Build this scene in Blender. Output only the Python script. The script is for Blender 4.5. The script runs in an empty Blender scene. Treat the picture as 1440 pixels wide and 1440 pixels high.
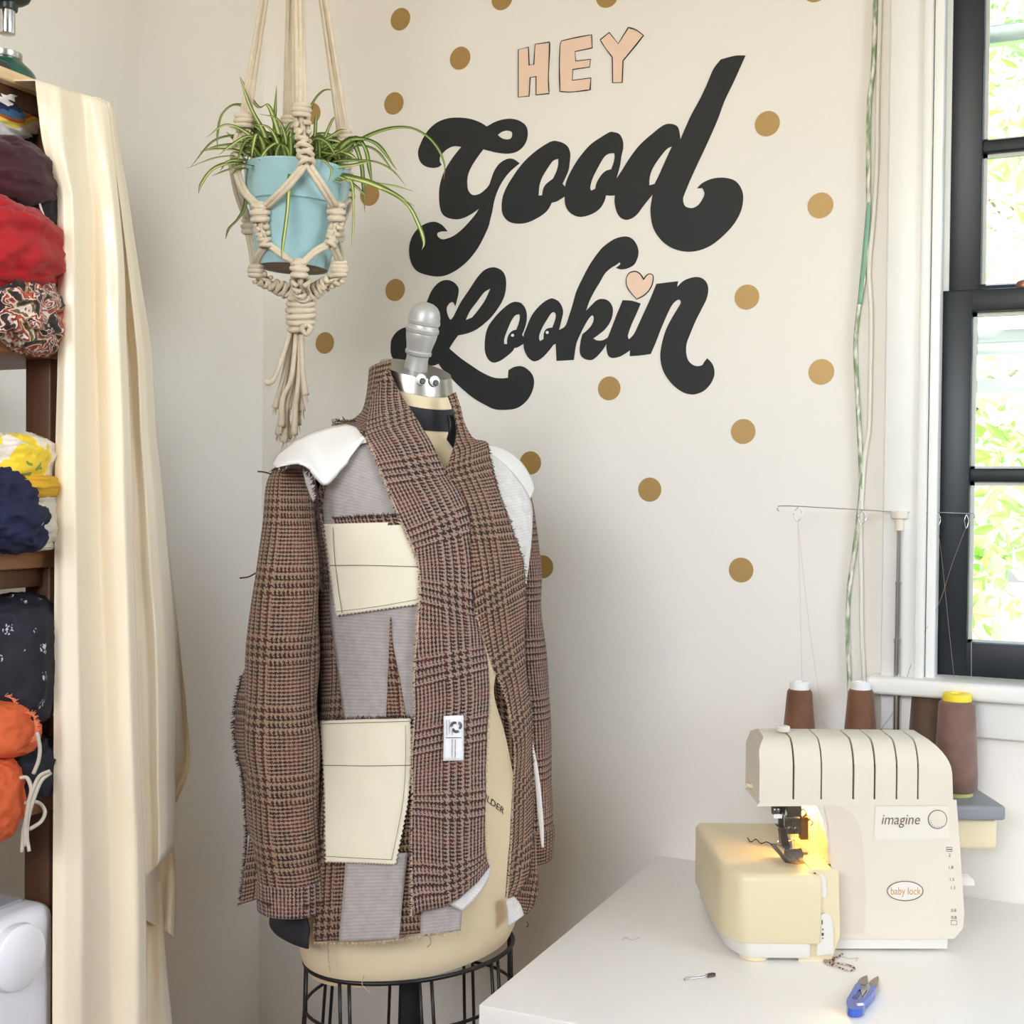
import bpy, bmesh, math, random
import numpy as np
from mathutils import Vector, Matrix, noise, geometry

scene = bpy.context.scene
COL = scene.collection

# ------------------------------------------------------------------ camera
FPX = 1798.0
YAW, PITCH, ROLL = math.radians(-24.47), math.radians(-1.03), math.radians(0.55)
CAM = np.array([0.0, 0.0, 1.344])
_f = np.array([math.sin(YAW) * math.cos(PITCH), math.cos(YAW) * math.cos(PITCH), math.sin(PITCH)])
_r = np.array([math.cos(YAW), -math.sin(YAW), 0.0])
_u = np.cross(_r, _f)
AR = math.cos(ROLL) * _r + math.sin(ROLL) * _u      # camera right
AU = -math.sin(ROLL) * _r + math.cos(ROLL) * _u     # camera up
AF = _f                                             # camera forward
cam_data = bpy.data.cameras.new('camera')
cam_data.sensor_width = 36.0
cam_data.lens = FPX * 36.0 / 1440.0
cam_data.clip_start = 0.05
cam_data.clip_end = 200
cam = bpy.data.objects.new('camera', cam_data)
COL.objects.link(cam)
cam.matrix_world = Matrix(((AR[0], AU[0], -AF[0], CAM[0]), (AR[1], AU[1], -AF[1], CAM[1]),
                           (AR[2], AU[2], -AF[2], CAM[2]), (0, 0, 0, 1)))
scene.camera = cam

# ------------------------------------------------------------------ world, light, exposure
world = bpy.data.worlds.new('sky')
scene.world = world
world.use_nodes = True
wn = world.node_tree
sky = wn.nodes.new('ShaderNodeTexSky')
sky.sky_type = 'NISHITA'
sky.sun_disc = False
sky.sun_elevation = math.radians(52)
sky.sun_rotation = math.radians(200)
sky.air_density = 1.0
sky.dust_density = 2.5
bgn = wn.nodes['Background']
bgn.inputs['Strength'].default_value = 0.9
wn.links.new(sky.outputs['Color'], bgn.inputs['Color'])

sun_d = bpy.data.lights.new('sun', 'SUN')
sun_d.energy = 14.0
sun_d.angle = math.radians(1.0)
sun_d.color = (1.0, 0.96, 0.88)
sun = bpy.data.objects.new('sun', sun_d)
COL.objects.link(sun)
sun.rotation_euler = Vector((0.72, 0.0, -0.95)).to_track_quat('-Z', 'Y').to_euler()
sun.location = (-3, -4, 6)

def area(name, loc, direction, sx, sy, power, color):
    d = bpy.data.lights.new(name, 'AREA')
    d.shape = 'RECTANGLE'
    d.size, d.size_y = sx, sy
    d.energy = power
    d.color = color
    o = bpy.data.objects.new(name, d)
    COL.objects.link(o)
    o.location = loc
    o.rotation_euler = Vector(direction).to_track_quat('-Z', 'Z').to_euler()
    return o

# daylight entering by the two windows the camera does not look at (openings are built below)
area('daylight_right_window', (2.27, 0.70, 2.02), (-1, 0, -0.06), 1.6, 0.95, 24, (1.0, 0.985, 0.955))
area('daylight_rear_window', (-0.25, -1.67, 2.12), (0, 1, -0.05), 1.5, 0.75, 20, (1.0, 0.975, 0.935))

vs = scene.view_settings
vs.view_transform = 'Standard'
vs.look = 'None'
vs.exposure = 0.70
vs.gamma = 1.0
vs.use_curve_mapping = False
scene.cycles.use_denoising = True
scene.cycles.max_bounces = 10
scene.cycles.diffuse_bounces = 6
scene.cycles.transparent_max_bounces = 16
scene.cycles.sample_clamp_indirect = 6.0
scene.cycles.caustics_reflective = False
scene.cycles.caustics_refractive = False

# ------------------------------------------------------------------ pixel <-> place helpers (1440 frame)
def ray(x, y):
    return AF + AR * ((x - 720.0) / FPX) - AU * ((y - 720.0) / FPX)
def pix(x, y, depth):
    return CAM + ray(x, y) * depth
def on_y(x, y, Y):
    d = ray(x, y); return CAM + d * ((Y - CAM[1]) / d[1])
def on_x(x, y, X):
    d = ray(x, y); return CAM + d * ((X - CAM[0]) / d[0])
def on_z(x, y, Z):
    d = ray(x, y); return CAM + d * ((Z - CAM[2]) / d[2])

# ------------------------------------------------------------------ generic helpers
def srgb(c):
    out = []
    for v in c[:3]:
        v /= 255.0
        out.append(v / 12.92 if v <= 0.04045 else ((v + 0.055) / 1.055) ** 2.4)
    return tuple(out) + (1.0,)

MATS = {}
def M(name, rgb=None, rough=0.55, metal=0.0, var=0.06, scale=25.0, bump=0.0, bscale=200.0,
      sheen=0.0, coat=0.0, trans=0.0, emit=None, spec=None, stretch=None, alpha=None):
    if name in MATS:
        return MATS[name]
    m = bpy.data.materials.new(name)
    m.use_nodes = True
    nt = m.node_tree
    p = nt.nodes['Principled BSDF']
    tc = nt.nodes.new('ShaderNodeTexCoord')
    src = tc.outputs['Object']
    if stretch:
        mp = nt.nodes.new('ShaderNodeMapping')
        mp.inputs['Scale'].default_value = stretch
        nt.links.new(src, mp.inputs['Vector'])
        src = mp.outputs['Vector']
    nz = nt.nodes.new('ShaderNodeTexNoise')
    nz.inputs['Scale'].default_value = scale
    nz.inputs['Detail'].default_value = 4
    nt.links.new(src, nz.inputs['Vector'])
    c = srgb(rgb)
    ramp = nt.nodes.new('ShaderNodeValToRGB')
    ramp.color_ramp.elements[0].position = 0.3
    ramp.color_ramp.elements[1].position = 0.7
    ramp.color_ramp.elements[0].color = tuple(max(0, v * (1 - var)) for v in c[:3]) + (1,)
    ramp.color_ramp.elements[1].color = tuple(min(1, v * (1 + var)) for v in c[:3]) + (1,)
    nt.links.new(nz.outputs['Fac'], ramp.inputs['Fac'])
    nt.links.new(ramp.outputs['Color'], p.inputs['Base Color'])
    p.inputs['Roughness'].default_value = rough
    p.inputs['Metallic'].default_value = metal
    if sheen: p.inputs['Sheen Weight'].default_value = sheen
    if coat: p.inputs['Coat Weight'].default_value = coat
    if trans: p.inputs['Transmission Weight'].default_value = trans
    if spec is not None: p.inputs['Specular IOR Level'].default_value = spec
    if emit:
        p.inputs['Emission Color'].default_value = srgb(emit[0])
        p.inputs['Emission Strength'].default_value = emit[1]
    if bump:
        b = nt.nodes.new('ShaderNodeBump')
        b.inputs['Strength'].default_value = bump
        b.inputs['Distance'].default_value = 0.002
        n2 = nt.nodes.new('ShaderNodeTexNoise')
        n2.inputs['Scale'].default_value = bscale
        n2.inputs['Detail'].default_value = 3
        nt.links.new(src, n2.inputs['Vector'])
        nt.links.new(n2.outputs['Fac'], b.inputs['Height'])
        nt.links.new(b.outputs['Normal'], p.inputs['Normal'])
    MATS[name] = m
    return m

WORLDLOC = {}
def thing(name, label, cat, loc=(0, 0, 0), group=None):
    o = bpy.data.objects.new(name, None)
    COL.objects.link(o)
    o.empty_display_size = 0.05
    o.location = tuple(float(v) for v in loc)
    WORLDLOC[o.name] = Vector(o.location)
    o['label'] = label
    o['category'] = cat
    if group: o['group'] = group
    return o
def tag(o, label=None, cat=None, group=None, kind=None):
    if label: o['label'] = label
    if cat: o['category'] = cat
    if group: o['group'] = group
    if kind: o['kind'] = kind
    return o
def link(me, name, mat, parent=None):
    if mat is not None and not me.materials: me.materials.append(mat)
    o = bpy.data.objects.new(name, me)
    COL.objects.link(o)
    if parent is not None:
        o.parent = parent
        if parent.name in WORLDLOC:
            o.matrix_parent_inverse = Matrix.Translation(-WORLDLOC[parent.name])
    else:                                     # origin to the base of the thing
        co = np.empty(len(me.vertices) * 3); me.vertices.foreach_get('co', co)
        co = co.reshape(-1, 3)
        c = (co.min(0) + co.max(0)) / 2; c[2] = co[:, 2].min()
        me.transform(Matrix.Translation(Vector(-c)))
        o.location = Vector(c)
        WORLDLOC[o.name] = Vector(c)
    return o
def mk(name, verts, faces, mat, parent=None, smooth=False, uvs=None):
    me = bpy.data.meshes.new(name)
    me.from_pydata([tuple(float(c) for c in v) for v in verts], [], faces)
    if uvs is not None:
        uv = me.uv_layers.new(name='UVMap')
        li = np.empty(len(me.loops), dtype=np.int32)
        me.loops.foreach_get('vertex_index', li)
        uv.data.foreach_set('uv', np.asarray(uvs, dtype=np.float32)[li].ravel())
    if smooth:
        me.polygons.foreach_set('use_smooth', [True] * len(me.polygons))
    me.update()
    return link(me, name, mat, parent)
def from_bm(name, bm, mat, parent=None, smooth=False):
    me = bpy.data.meshes.new(name)
    bmesh.ops.recalc_face_normals(bm, faces=bm.faces[:])
    bm.to_mesh(me); bm.free()
    if smooth:
        me.polygons.foreach_set('use_smooth', [True] * len(me.polygons))
    return link(me, name, mat, parent)
def smooth_by_angle(o, ang=40):
    me = o.data
    me.polygons.foreach_set('use_smooth', [True] * len(me.polygons))
    try: me.set_sharp_from_angle(angle=math.radians(ang))
    except Exception: pass
    return o

def bbox_bm(lo, hi, bevel=0.0, seg=2, frame=None, bm=None):
    """box between lo and hi in a frame (origin, X, Y, Z axes)"""
    own = bmesh.new()
    vs_ = [own.verts.new((x, y, z)) for z in (lo[2], hi[2]) for y in (lo[1], hi[1]) for x in (lo[0], hi[0])]
    for f in ((0, 2, 3, 1), (4, 5, 7, 6), (0, 1, 5, 4), (2, 6, 7, 3), (1, 3, 7, 5), (0, 4, 6, 2)):
        own.faces.new([vs_[i] for i in f])
    if bevel > 0:
        bmesh.ops.bevel(own, geom=own.edges[:], offset=bevel, segments=seg, affect='EDGES', profile=0.5)
    if frame is not None:
        own.transform(frame)
    if bm is None:
        return own
    tmp = bpy.data.meshes.new('tmp'); own.to_mesh(tmp); own.free()
    bm.from_mesh(tmp); bpy.data.meshes.remove(tmp)
    return bm
def box(name, lo, hi, mat, parent=None, bevel=0.0, seg=2, frame=None):
    o = from_bm(name, bbox_bm(lo, hi, bevel, seg, frame), mat, parent)
    if bevel > 0: smooth_by_angle(o, 50)
    return o
def frame_of(origin, ax, ay, az):
    return Matrix(((ax[0], ay[0], az[0], origin[0]), (ax[1], ay[1], az[1], origin[1]),
                   (ax[2], ay[2], az[2], origin[2]), (0, 0, 0, 1)))

def catmull(pts, n=8, closed=False):
    P = [np.array(p, float) for p in pts]
    if len(P) < 3:
        return [P[0] + (P[-1] - P[0]) * t for t in np.linspace(0, 1, n + 1)]
    out = []
    m = len(P)
    for i in range(m if closed else m - 1):
        p1, p2 = P[i], P[(i + 1) % m]
        p0 = P[i - 1] if (closed or i > 0) else 2 * p1 - p2
        p3 = P[(i + 2) % m] if (closed or i + 2 < m) else 2 * p2 - p1
        for k in range(n):
            t = k / n
            out.append(0.5 * ((2 * p1) + (-p0 + p2) * t + (2 * p0 - 5 * p1 + 4 * p2 - p3) * t * t
                              + (-p0 + 3 * p1 - 3 * p2 + p3) * t ** 3))
    if not closed: out.append(P[-1])
    return out
def tube_geo(path, radius, seg=8, cap=True, flat=None):
    path = [Vector([float(c) for c in p]) for p in path]
    n = len(path)
    rad = [radius] * n if np.isscalar(radius) else list(np.interp(np.linspace(0, 1, n), np.linspace(0, 1, len(radius)), radius))
    verts, faces = [], []
    nrm = None
    for i in range(n):
        a = path[max(0, i - 1)]; b = path[min(n - 1, i + 1)]
        t = (b - a)
        t = t.normalized() if t.length > 1e-9 else Vector((0, 0, 1))
        if nrm is None:
            h = Vector((0, 0, 1)) if abs(t.z) < 0.9 else Vector((1, 0, 0))
            nrm = t.cross(h).normalized()
        else:
            nrm = (nrm - t * nrm.dot(t))
            nrm = nrm.normalized() if nrm.length > 1e-6 else t.orthogonal().normalized()
        bn = t.cross(nrm)
        for k in range(seg):
            an = 2 * math.pi * k / seg
            verts.append(path[i] + nrm * (math.cos(an) * rad[i]) + bn * (math.sin(an) * rad[i] * (flat or 1.0)))
    for i in range(n - 1):
        for k in range(seg):
            k2 = (k + 1) % seg
            faces.append((i * seg + k, i * seg + k2, (i + 1) * seg + k2, (i + 1) * seg + k))
    if cap:
        faces.append(tuple(range(seg - 1, -1, -1)))
        faces.append(tuple((n - 1) * seg + k for k in range(seg)))
    return verts, faces
def join_geo(geos):
    V, F = [], []
    for v, f in geos:
        o = len(V)
        V += list(v)
        F += [tuple(i + o for i in q) for q in f]
    return V, F
def tube(name, path, radius, mat, parent=None, seg=8, flat=None):
    v, f = tube_geo(path, radius, seg, True, flat)
    return mk(name, v, f, mat, parent, smooth=True)
def tubes(name, paths, radius, mat, parent=None, seg=6):
    V, F = join_geo([tube_geo(p, radius, seg) for p in paths])
    return mk(name, V, F, mat, parent, smooth=True)
def lathe_geo(profile, base, axis=(0, 0, 1), seg=32, closed_ends=True):
    """profile: list of (r, h) along axis from base"""
    ax = Vector([float(c) for c in axis]).normalized()
    x = ax.orthogonal().normalized(); y = ax.cross(x)
    base = Vector([float(c) for c in base])
    V, F = [], []
    for r, h in profile:
        for k in range(seg):
            a = 2 * math.pi * k / seg
            V.append(base + ax * h + x * (r * math.cos(a)) + y * (r * math.sin(a)))
    for i in range(len(profile) - 1):
        for k in range(seg):
            k2 = (k + 1) % seg
            F.append((i * seg + k, i * seg + k2, (i + 1) * seg + k2, (i + 1) * seg + k))
    if closed_ends:
        F.append(tuple(range(seg - 1, -1, -1)))
        F.append(tuple((len(profile) - 1) * seg + k for k in range(seg)))
    return V, F
def lathe(name, profile, base, mat, parent=None, axis=(0, 0, 1), seg=32, ang=35, closed_ends=True):
    V, F = lathe_geo(profile, base, axis, seg, closed_ends)
    o = mk(name, V, F, mat, parent)
    return smooth_by_angle(o, ang)
def shape_pts(pts, n=5):
    """closed outline; points given as (x, y) smooth or (x, y, 1) corner"""
    m = len(pts)
    cor = [len(p) > 2 for p in pts]
    P = [np.array(p[:2], float) for p in pts]
    out = []
    for i in range(m):
        j = (i + 1) % m
        p1, p2 = P[i], P[j]
        p0 = P[i - 1] if not cor[i] else p1 - (p2 - p1) * 0.6
        p3 = P[(j + 1) % m] if not cor[j] else p2 + (p2 - p1) * 0.6
        if cor[i] and cor[j]:
            out.append(p1); continue
        for k in range(n):
            t = k / n
            out.append(0.5 * ((2 * p1) + (-p0 + p2) * t + (2 * p0 - 5 * p1 + 4 * p2 - p3) * t * t
                              + (-p0 + 3 * p1 - 3 * p2 + p3) * t ** 3))
    return out
def prism_geo(loops, to3d, back):
    """loops: outlines (first outer, rest holes) of 2D points; to3d maps to 3D front; back: 3D offset vector to back face"""
    flat = [p for lp in loops for p in lp]
    tris = geometry.tessellate_polygon([[Vector((p[0], p[1], 0)) for p in lp] for lp in loops])
    n = len(flat)
    front = [np.array(to3d(p[0], p[1])) for p in flat]
    V = front + [p + np.array(back) for p in front]
    F = []
    for t in tris:
        F.append(tuple(t)); F.append(tuple(i + n for i in reversed(t)))
    o = 0
    for lp in loops:
        k = len(lp)
        for i in range(k):
            j = (i + 1) % k
            F.append((o + i, o + j, o + j + n, o + i + n))
        o += k
    return V, F
def prism(name, loops, to3d, back, mat, parent=None):
    V, F = prism_geo(loops, to3d, back)
    me = bpy.data.meshes.new(name)
    bm = bmesh.new()
    bv = [bm.verts.new([float(c) for c in v]) for v in V]
    for f in F:
        try: bm.faces.new([bv[i] for i in f])
        except ValueError: pass
    bmesh.ops.remove_doubles(bm, verts=bm.verts[:], dist=1e-7)
    return from_bm(name, bm, mat, parent)
def text_geo(s, size=1.0, shear=0.0, offset=0.0):
    cu = bpy.data.curves.new('txt', 'FONT')
    cu.body = s; cu.size = size; cu.shear = shear; cu.offset = offset
    cu.align_x = 'CENTER'; cu.align_y = 'CENTER'; cu.resolution_u = 3
    ob = bpy.data.objects.new('txt', cu)
    COL.objects.link(ob)
    dg = bpy.context.evaluated_depsgraph_get(); dg.update()
    me = ob.evaluated_get(dg).to_mesh()
    V = [tuple(v.co) for v in me.vertices]; F = [tuple(p.vertices) for p in me.polygons]
    ob.evaluated_get(dg).to_mesh_clear()
    bpy.data.objects.remove(ob); bpy.data.curves.remove(cu)
    return V, F
def printed_text(name, s, to3d, size, mat, parent, shear=0.0, offset=0.0):
    V, F = text_geo(s, size, shear, offset)
    return mk(name, [to3d(v[0], v[1]) for v in V], F, mat, parent)

# ------------------------------------------------------------------ shared materials
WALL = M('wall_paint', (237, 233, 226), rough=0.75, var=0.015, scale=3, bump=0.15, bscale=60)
WHITE_TRIM = M('white_trim_paint', (236, 236, 232), rough=0.4, var=0.01, bump=0.05, bscale=40)
BLACK_SASH = M('black_sash_paint', (17, 24, 31), rough=0.42, var=0.08, bump=0.05, bscale=30)
BLACK_PAINT = M('black_letter_paint', (13, 17, 21), rough=0.6, var=0.08, scale=12)
PINK_PAINT = M('pink_letter_paint', (240, 208, 186), rough=0.6, var=0.02)
GOLD = M('gold_vinyl', (170, 136, 78), rough=0.42, metal=0.2, var=0.03)
OTHERW = M('low_bounce_wall_paint', (176, 174, 168), rough=0.75, var=0.015, scale=3)  # unseen walls, greyed to cut bounce light and deepen contrast
FLOORW = M('floor_wood', (124, 94, 62), rough=0.4, var=0.2, scale=9, stretch=(1, 12, 1))

# ------------------------------------------------------------------ room shell
DW = 2.0212          # sign wall plane (Y)
XL = -1.444          # left wall plane (X)
XR, YB, ZC = 2.2, -1.6, 2.6
TH = 0.14
def struct(o, label=None):
    o['kind'] = 'structure'
    if label: o['label'] = label
    return o
# visible window opening in the sign wall, measured on the photo
W_X0, W_X1 = -0.226, 0.53
W_Z0 = on_y(1320, 957, 2.045)[2] - 0.004
W_Z1 = 2.42
def wall_with_hole(name, axis, plane, thick, lo, hi, hole, mat, label):
    """wall slab in plane axis (0: X const, 1: Y const); lo/hi (other axis, z); hole (a0, a1, z0, z1)"""
    bm = bmesh.new()
    a0, a1, z0, z1 = hole
    cells = [((lo[0], lo[1]), (a0, hi[1])), ((a1, lo[1]), (hi[0], hi[1])), ((a0, lo[1]), (a1, z0)), ((a0, z1), (a1, hi[1]))]
    for (p, q) in cells:
        l = [0, 0, p[1]]; h = [0, 0, q[1]]
        o = 1 - axis
        l[o], h[o] = p[0], q[0]
        l[axis], h[axis] = min(plane, plane + thick), max(plane, plane + thick)
        bbox_bm(l, h, bm=bm)
    return struct(from_bm(name, bm, mat), label)
wall_with_hole('wall_back', 1, DW, TH, (XL, 0), (XR, ZC), (W_X0, W_X1, W_Z0, W_Z1), WALL, 'off white painted wall with the lettering and the window')
struct(box('wall_left', (XL - TH, YB, 0), (XL, DW + TH, ZC), WALL), 'off white painted wall behind the fabric shelf')
wall_with_hole('wall_right', 0, XR, TH, (YB, 0), (DW + TH, ZC), (-0.15, 1.55, 1.52, 2.5), OTHERW, 'unseen wall greyed to cut bounce light, with a window opening')
wall_with_hole('wall_rear', 1, YB, -TH, (XL, 0), (XR, ZC), (-1.05, 0.55, 1.72, 2.5), OTHERW, 'unseen wall greyed to cut bounce light, with a window opening')
struct(box('floor', (XL, YB, -0.1), (XR, DW, 0), FLOORW), 'brown wooden floor')
struct(box('ceiling', (XL, YB, ZC), (XR, DW, ZC + 0.1), WALL), 'off white ceiling')
struct(box('baseboard_back', (XL, DW - 0.015, 0), (XR, DW, 0.14), WHITE_TRIM, bevel=0.003), 'white baseboard under the lettered wall')
struct(box('baseboard_left', (XL, YB, 0), (XL + 0.015, DW - 0.015, 0.14), WHITE_TRIM, bevel=0.003), 'white baseboard on the left wall')

# ------------------------------------------------------------------ window in the sign wall
GLASS = bpy.data.materials.new('window_glass'); GLASS.use_nodes = True
_n = GLASS.node_tree; _n.nodes.clear()
_o = _n.nodes.new('ShaderNodeOutputMaterial'); _mx = _n.nodes.new('ShaderNodeMixShader')
_t = _n.nodes.new('ShaderNodeBsdfTransparent'); _g = _n.nodes.new('ShaderNodeBsdfGlossy')
_fr = _n.nodes.new('ShaderNodeFresnel'); _fr.inputs['IOR'].default_value = 1.3
_t.inputs['Color'].default_value = (0.95, 0.98, 0.96, 1); _g.inputs['Roughness'].default_value = 0.02
_n.links.new(_fr.outputs[0], _mx.inputs[0]); _n.links.new(_t.outputs[0], _mx.inputs[1])
_n.links.new(_g.outputs[0], _mx.inputs[2]); _n.links.new(_mx.outputs[0], _o.inputs[0])

win = thing('window_1', 'tall double hung window with dark painted sashes', 'window', (0.15, DW, W_Z0))
del win['category']; win['kind'] = 'structure'
YLOW, YUP = DW + 0.030, DW + 0.072
def zat(x, y, Y): return float(on_y(x, y, Y)[2])
def xat(x, y, Y): return float(on_y(x, y, Y)[0])
def sash(name, y0, x0, x1, z0, z1, stile, top, bot, zm, parent):
    bm = bmesh.new(); t = 0.036
    bbox_bm((x0, y0, z0), (x0 + stile, y0 + t, z1), 0.003, bm=bm)
    bbox_bm((x1 - stile, y0, z0), (x1, y0 + t, z1), 0.003, bm=bm)
    bbox_bm((x0 + stile - 0.003, y0 + 0.001, z0), (x1 - stile + 0.003, y0 + t - 0.001, z0 + bot), 0.003, bm=bm)
    bbox_bm((x0 + stile - 0.003, y0 + 0.001, z1 - top), (x1 - stile + 0.003, y0 + t - 0.001, z1), 0.003, bm=bm)
    s = from_bm(name, bm, BLACK_SASH, parent); smooth_by_angle(s, 40)
    mb = box('muntin', (x0 + stile - 0.002, y0 + 0.004, zm - 0.010), (x1 - stile + 0.002, y0 + t - 0.004, zm + 0.010), BLACK_SASH, s, 0.003)
    # pale putty bead round each pane
    bead = bmesh.new()
    for (a, b) in ((z0 + bot, zm - 0.010), (zm + 0.010, z1 - top)):
        w = 0.006
        yy0, yy1 = y0 + 0.014, y0 + 0.022
        bbox_bm((x0 + stile, yy0, a), (x0 + stile + w, yy1, b), bm=bead)
        bbox_bm((x1 - stile - w, yy0, a), (x1 - stile, yy1, b), bm=bead)
        bbox_bm((x0 + stile, yy0, a), (x1 - stile, yy1, a + w * 0.6), bm=bead)
        bbox_bm((x0 + stile, yy0, b - w), (x1 - stile, yy1, b), bm=bead)
        g = box('pane', (x0 + stile, y0 + 0.023, a), (x1 - stile, y0 + 0.026, b), GLASS, s)
    from_bm('glazing_bead', bead, M('pale_putty', (205, 205, 200), rough=0.5), s)
    return s
zl0, zl1 = W_Z0 + 0.004, zat(1325, 409, YLOW)
sl = sash('lower_sash', YLOW, W_X0 + 0.008, W_X1 - 0.008, zl0, zl1, 0.046, 0.034, zat(1361, 902, YLOW + .015) - zl0, zat(1365, 668, YLOW), win)
su = sash('upper_sash', YUP, W_X0 + 0.004, W_X1 - 0.004, zat(1330, 404, YUP) - 0.035, 2.415, 0.058, 0.05, 0.035, zat(1376, 206, YUP), win)
# sash lock on the meeting rail
lk = on_y(1436, 392, YLOW + 0.02)
lathe('sash_lock', [(0.011, 0), (0.012, 0.004), (0.010, 0.010), (0.004, 0.013)], (lk[0] + 0.004, YLOW + 0.018, zl1), M('worn_copper', (150, 105, 75), rough=0.4, metal=0.7), win, seg=16)
# jamb lining, stop beads, casing, sill, apron
bm = bmesh.new()
bbox_bm((W_X0 - 0.0, DW - 0.004, W_Z0), (W_X0 + 0.006, DW + TH, W_Z1), bm=bm)
bbox_bm((W_X1 - 0.006, DW - 0.004, W_Z0), (W_X1, DW + TH, W_Z1), bm=bm)
bbox_bm((W_X0, DW - 0.004, W_Z1 - 0.006), (W_X1, DW + TH, W_Z1), bm=bm)
bbox_bm((W_X0, YLOW + 0.036, W_Z0), (W_X0 + 0.016, YUP, W_Z1), 0.002, bm=bm)
bbox_bm((W_X0 - 0.002, DW - 0.012, W_Z0), (W_X0 + 0.012, YLOW - 0.002, W_Z1), 0.003, bm=bm)
bbox_bm((W_X1 - 0.012, DW - 0.012, W_Z0), (W_X1 + 0.002, YLOW - 0.002, W_Z1), 0.003, bm=bm)
smooth_by_angle(from_bm('window_jamb', bm, WHITE_TRIM, win), 40)
cx0 = xat(1243, 600, DW - 0.022)
bm = bmesh.new()
bbox_bm((cx0, DW - 0.022, W_Z0), (W_X0 - 0.003, DW, W_Z1 + 0.09), 0.004, bm=bm)
bbox_bm((W_X1 + 0.003, DW - 0.022, W_Z0), (W_X1 + 0.09, DW, W_Z1 + 0.09), 0.004, bm=bm)
bbox_bm((W_X0 - 0.003, DW - 0.022, W_Z1 + 0.003), (W_X1 + 0.003, DW, W_Z1 + 0.09), 0.004, bm=bm)
bbox_bm((W_X0 - 0.016, DW - 0.027, W_Z0), (W_X0 - 0.003, DW - 0.02, W_Z1), 0.002, bm=bm)
smooth_by_angle(from_bm('casing', bm, WHITE_TRIM, win), 40)
sx0 = xat(1217, 955, DW - 0.05)
zs = zat(1300, 957, DW - 0.05)
box('sill', (sx0, DW - 0.05, zs - 0.026), (W_X1 + 0.12, DW + 0.05, zs), WHITE_TRIM, win, bevel=0.006, seg=3)
za = zat(1400, 1040, DW - 0.02)
box('apron', (cx0, DW - 0.018, za), (W_X1 + 0.09, DW, zs - 0.026), WHITE_TRIM, win, bevel=0.003)
box('outer_sill', (W_X0, DW + 0.05, W_Z0 - 0.03), (W_X1, DW + TH + 0.05, W_Z0), WHITE_TRIM, win)
# storm window outside: aluminium frame with rails
YST = DW + 0.20
ALU = M('white_aluminium', (214, 222, 226), rough=0.4, metal=0.1, var=0.03)
st = thing('storm_window', 'white aluminium storm window fixed outside the dark sashes', 'storm window', (0.15, YST, W_Z0))
bm = bmesh.new()
bbox_bm((W_X0 - 0.06, YST - 0.02, W_Z0 - 0.02), (W_X0 - 0.02, YST + 0.02, W_Z1), 0.002, bm=bm)
bbox_bm((W_X1 + 0.02, YST - 0.02, W_Z0 - 0.02), (W_X1 + 0.06, YST + 0.02, W_Z1), 0.002, bm=bm)
bbox_bm((W_X0 - 0.02, YST - 0.02, W_Z0 - 0.02), (W_X1 + 0.02, YST + 0.02, W_Z0 + 0.0), 0.002, bm=bm)
from_bm('outer_frame', bm, ALU, st)
for (ya, yb, dy) in ((40, 66, 0.0), (534, 553, 0.0)):
    za_, zb_ = zat(1384, ya, YST), zat(1384, yb, YST)
    box('rail', (W_X0 - 0.02, YST - 0.012 + dy, zb_), (W_X1 + 0.02, YST + 0.012 + dy, za_), ALU, st, 0.003)
za_, zb_ = zat(1384, 446, YST - 0.03), zat(1384, 500, YST - 0.03)
for k in range(3):
    zz0 = zb_ + (za_ - zb_) * k / 3
    box('head_rail', (W_X0 - 0.02, YST - 0.03 - 0.012 * (k % 2), zz0 + 0.001), (W_X1 + 0.02, YST - 0.014, zz0 + (za_ - zb_) / 3), ALU, st, 0.002)

# ------------------------------------------------------------------ cables on the wall beside the window
CORDW = M('white_cable', (232, 228, 216), rough=0.5, var=0.03)
CORDG = bpy.data.materials.new('green_stained_cable'); CORDG.use_nodes = True
_n = CORDG.node_tree; _p = _n.nodes['Principled BSDF']
_tc = _n.nodes.new('ShaderNodeTexCoord'); _nz = _n.nodes.new('ShaderNodeTexNoise'); _rp = _n.nodes.new('ShaderNodeValToRGB')
_mp = _n.nodes.new('ShaderNodeMapping'); _mp.inputs['Scale'].default_value = (1, 1, 0.25)
_n.links.new(_tc.outputs['Object'], _mp.inputs[0]); _n.links.new(_mp.outputs[0], _nz.inputs['Vector'])
_nz.inputs['Scale'].default_value = 160; _nz.inputs['Detail'].default_value = 5
_rp.color_ramp.elements[0].position = 0.42; _rp.color_ramp.elements[0].color = srgb((128, 150, 112))
_rp.color_ramp.elements[1].position = 0.60; _rp.color_ramp.elements[1].color = srgb((224, 222, 206))
_n.links.new(_nz.outputs['Fac'], _rp.inputs[0]); _n.links.new(_rp.outputs[0], _p.inputs['Base Color'])
_p.inputs['Roughness'].default_value = 0.5
def wallpath(pts, off): return catmull([on_y(x, y, DW - off) for x, y in pts], 6)
o = tube('wall_cable', wallpath([(1243, -330), (1240, -150), (1238, 0), (1236, 70), (1234, 150), (1233, 230), (1228, 310), (1222, 380), (1225, 440), (1224, 520), (1222, 600), (1216, 640), (1212, 700), (1210, 760), (1211, 820), (1212, 900), (1215, 955), (1216, 990)], 0.005), 0.0036, CORDW)
tag(o, 'thin white cable running down the wall beside the window casing', 'cable')
o = thing('wall_cable', 'white cable with green stained lower half on the wall', 'cable', on_y(1200, 990, DW))
tube('cable', wallpath([(1236, -330), (1233, -150), (1231, 0), (1228, 90), (1222, 150), (1221, 240), (1221, 300), (1216, 380), (1207, 440), (1203, 490), (1206, 560), (1209, 620), (1211, 680), (1208, 720), (1202, 770), (1194, 830), (1192, 890), (1194, 940), (1195, 985)], 0.0058), 0.0036, CORDG, o)
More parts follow.
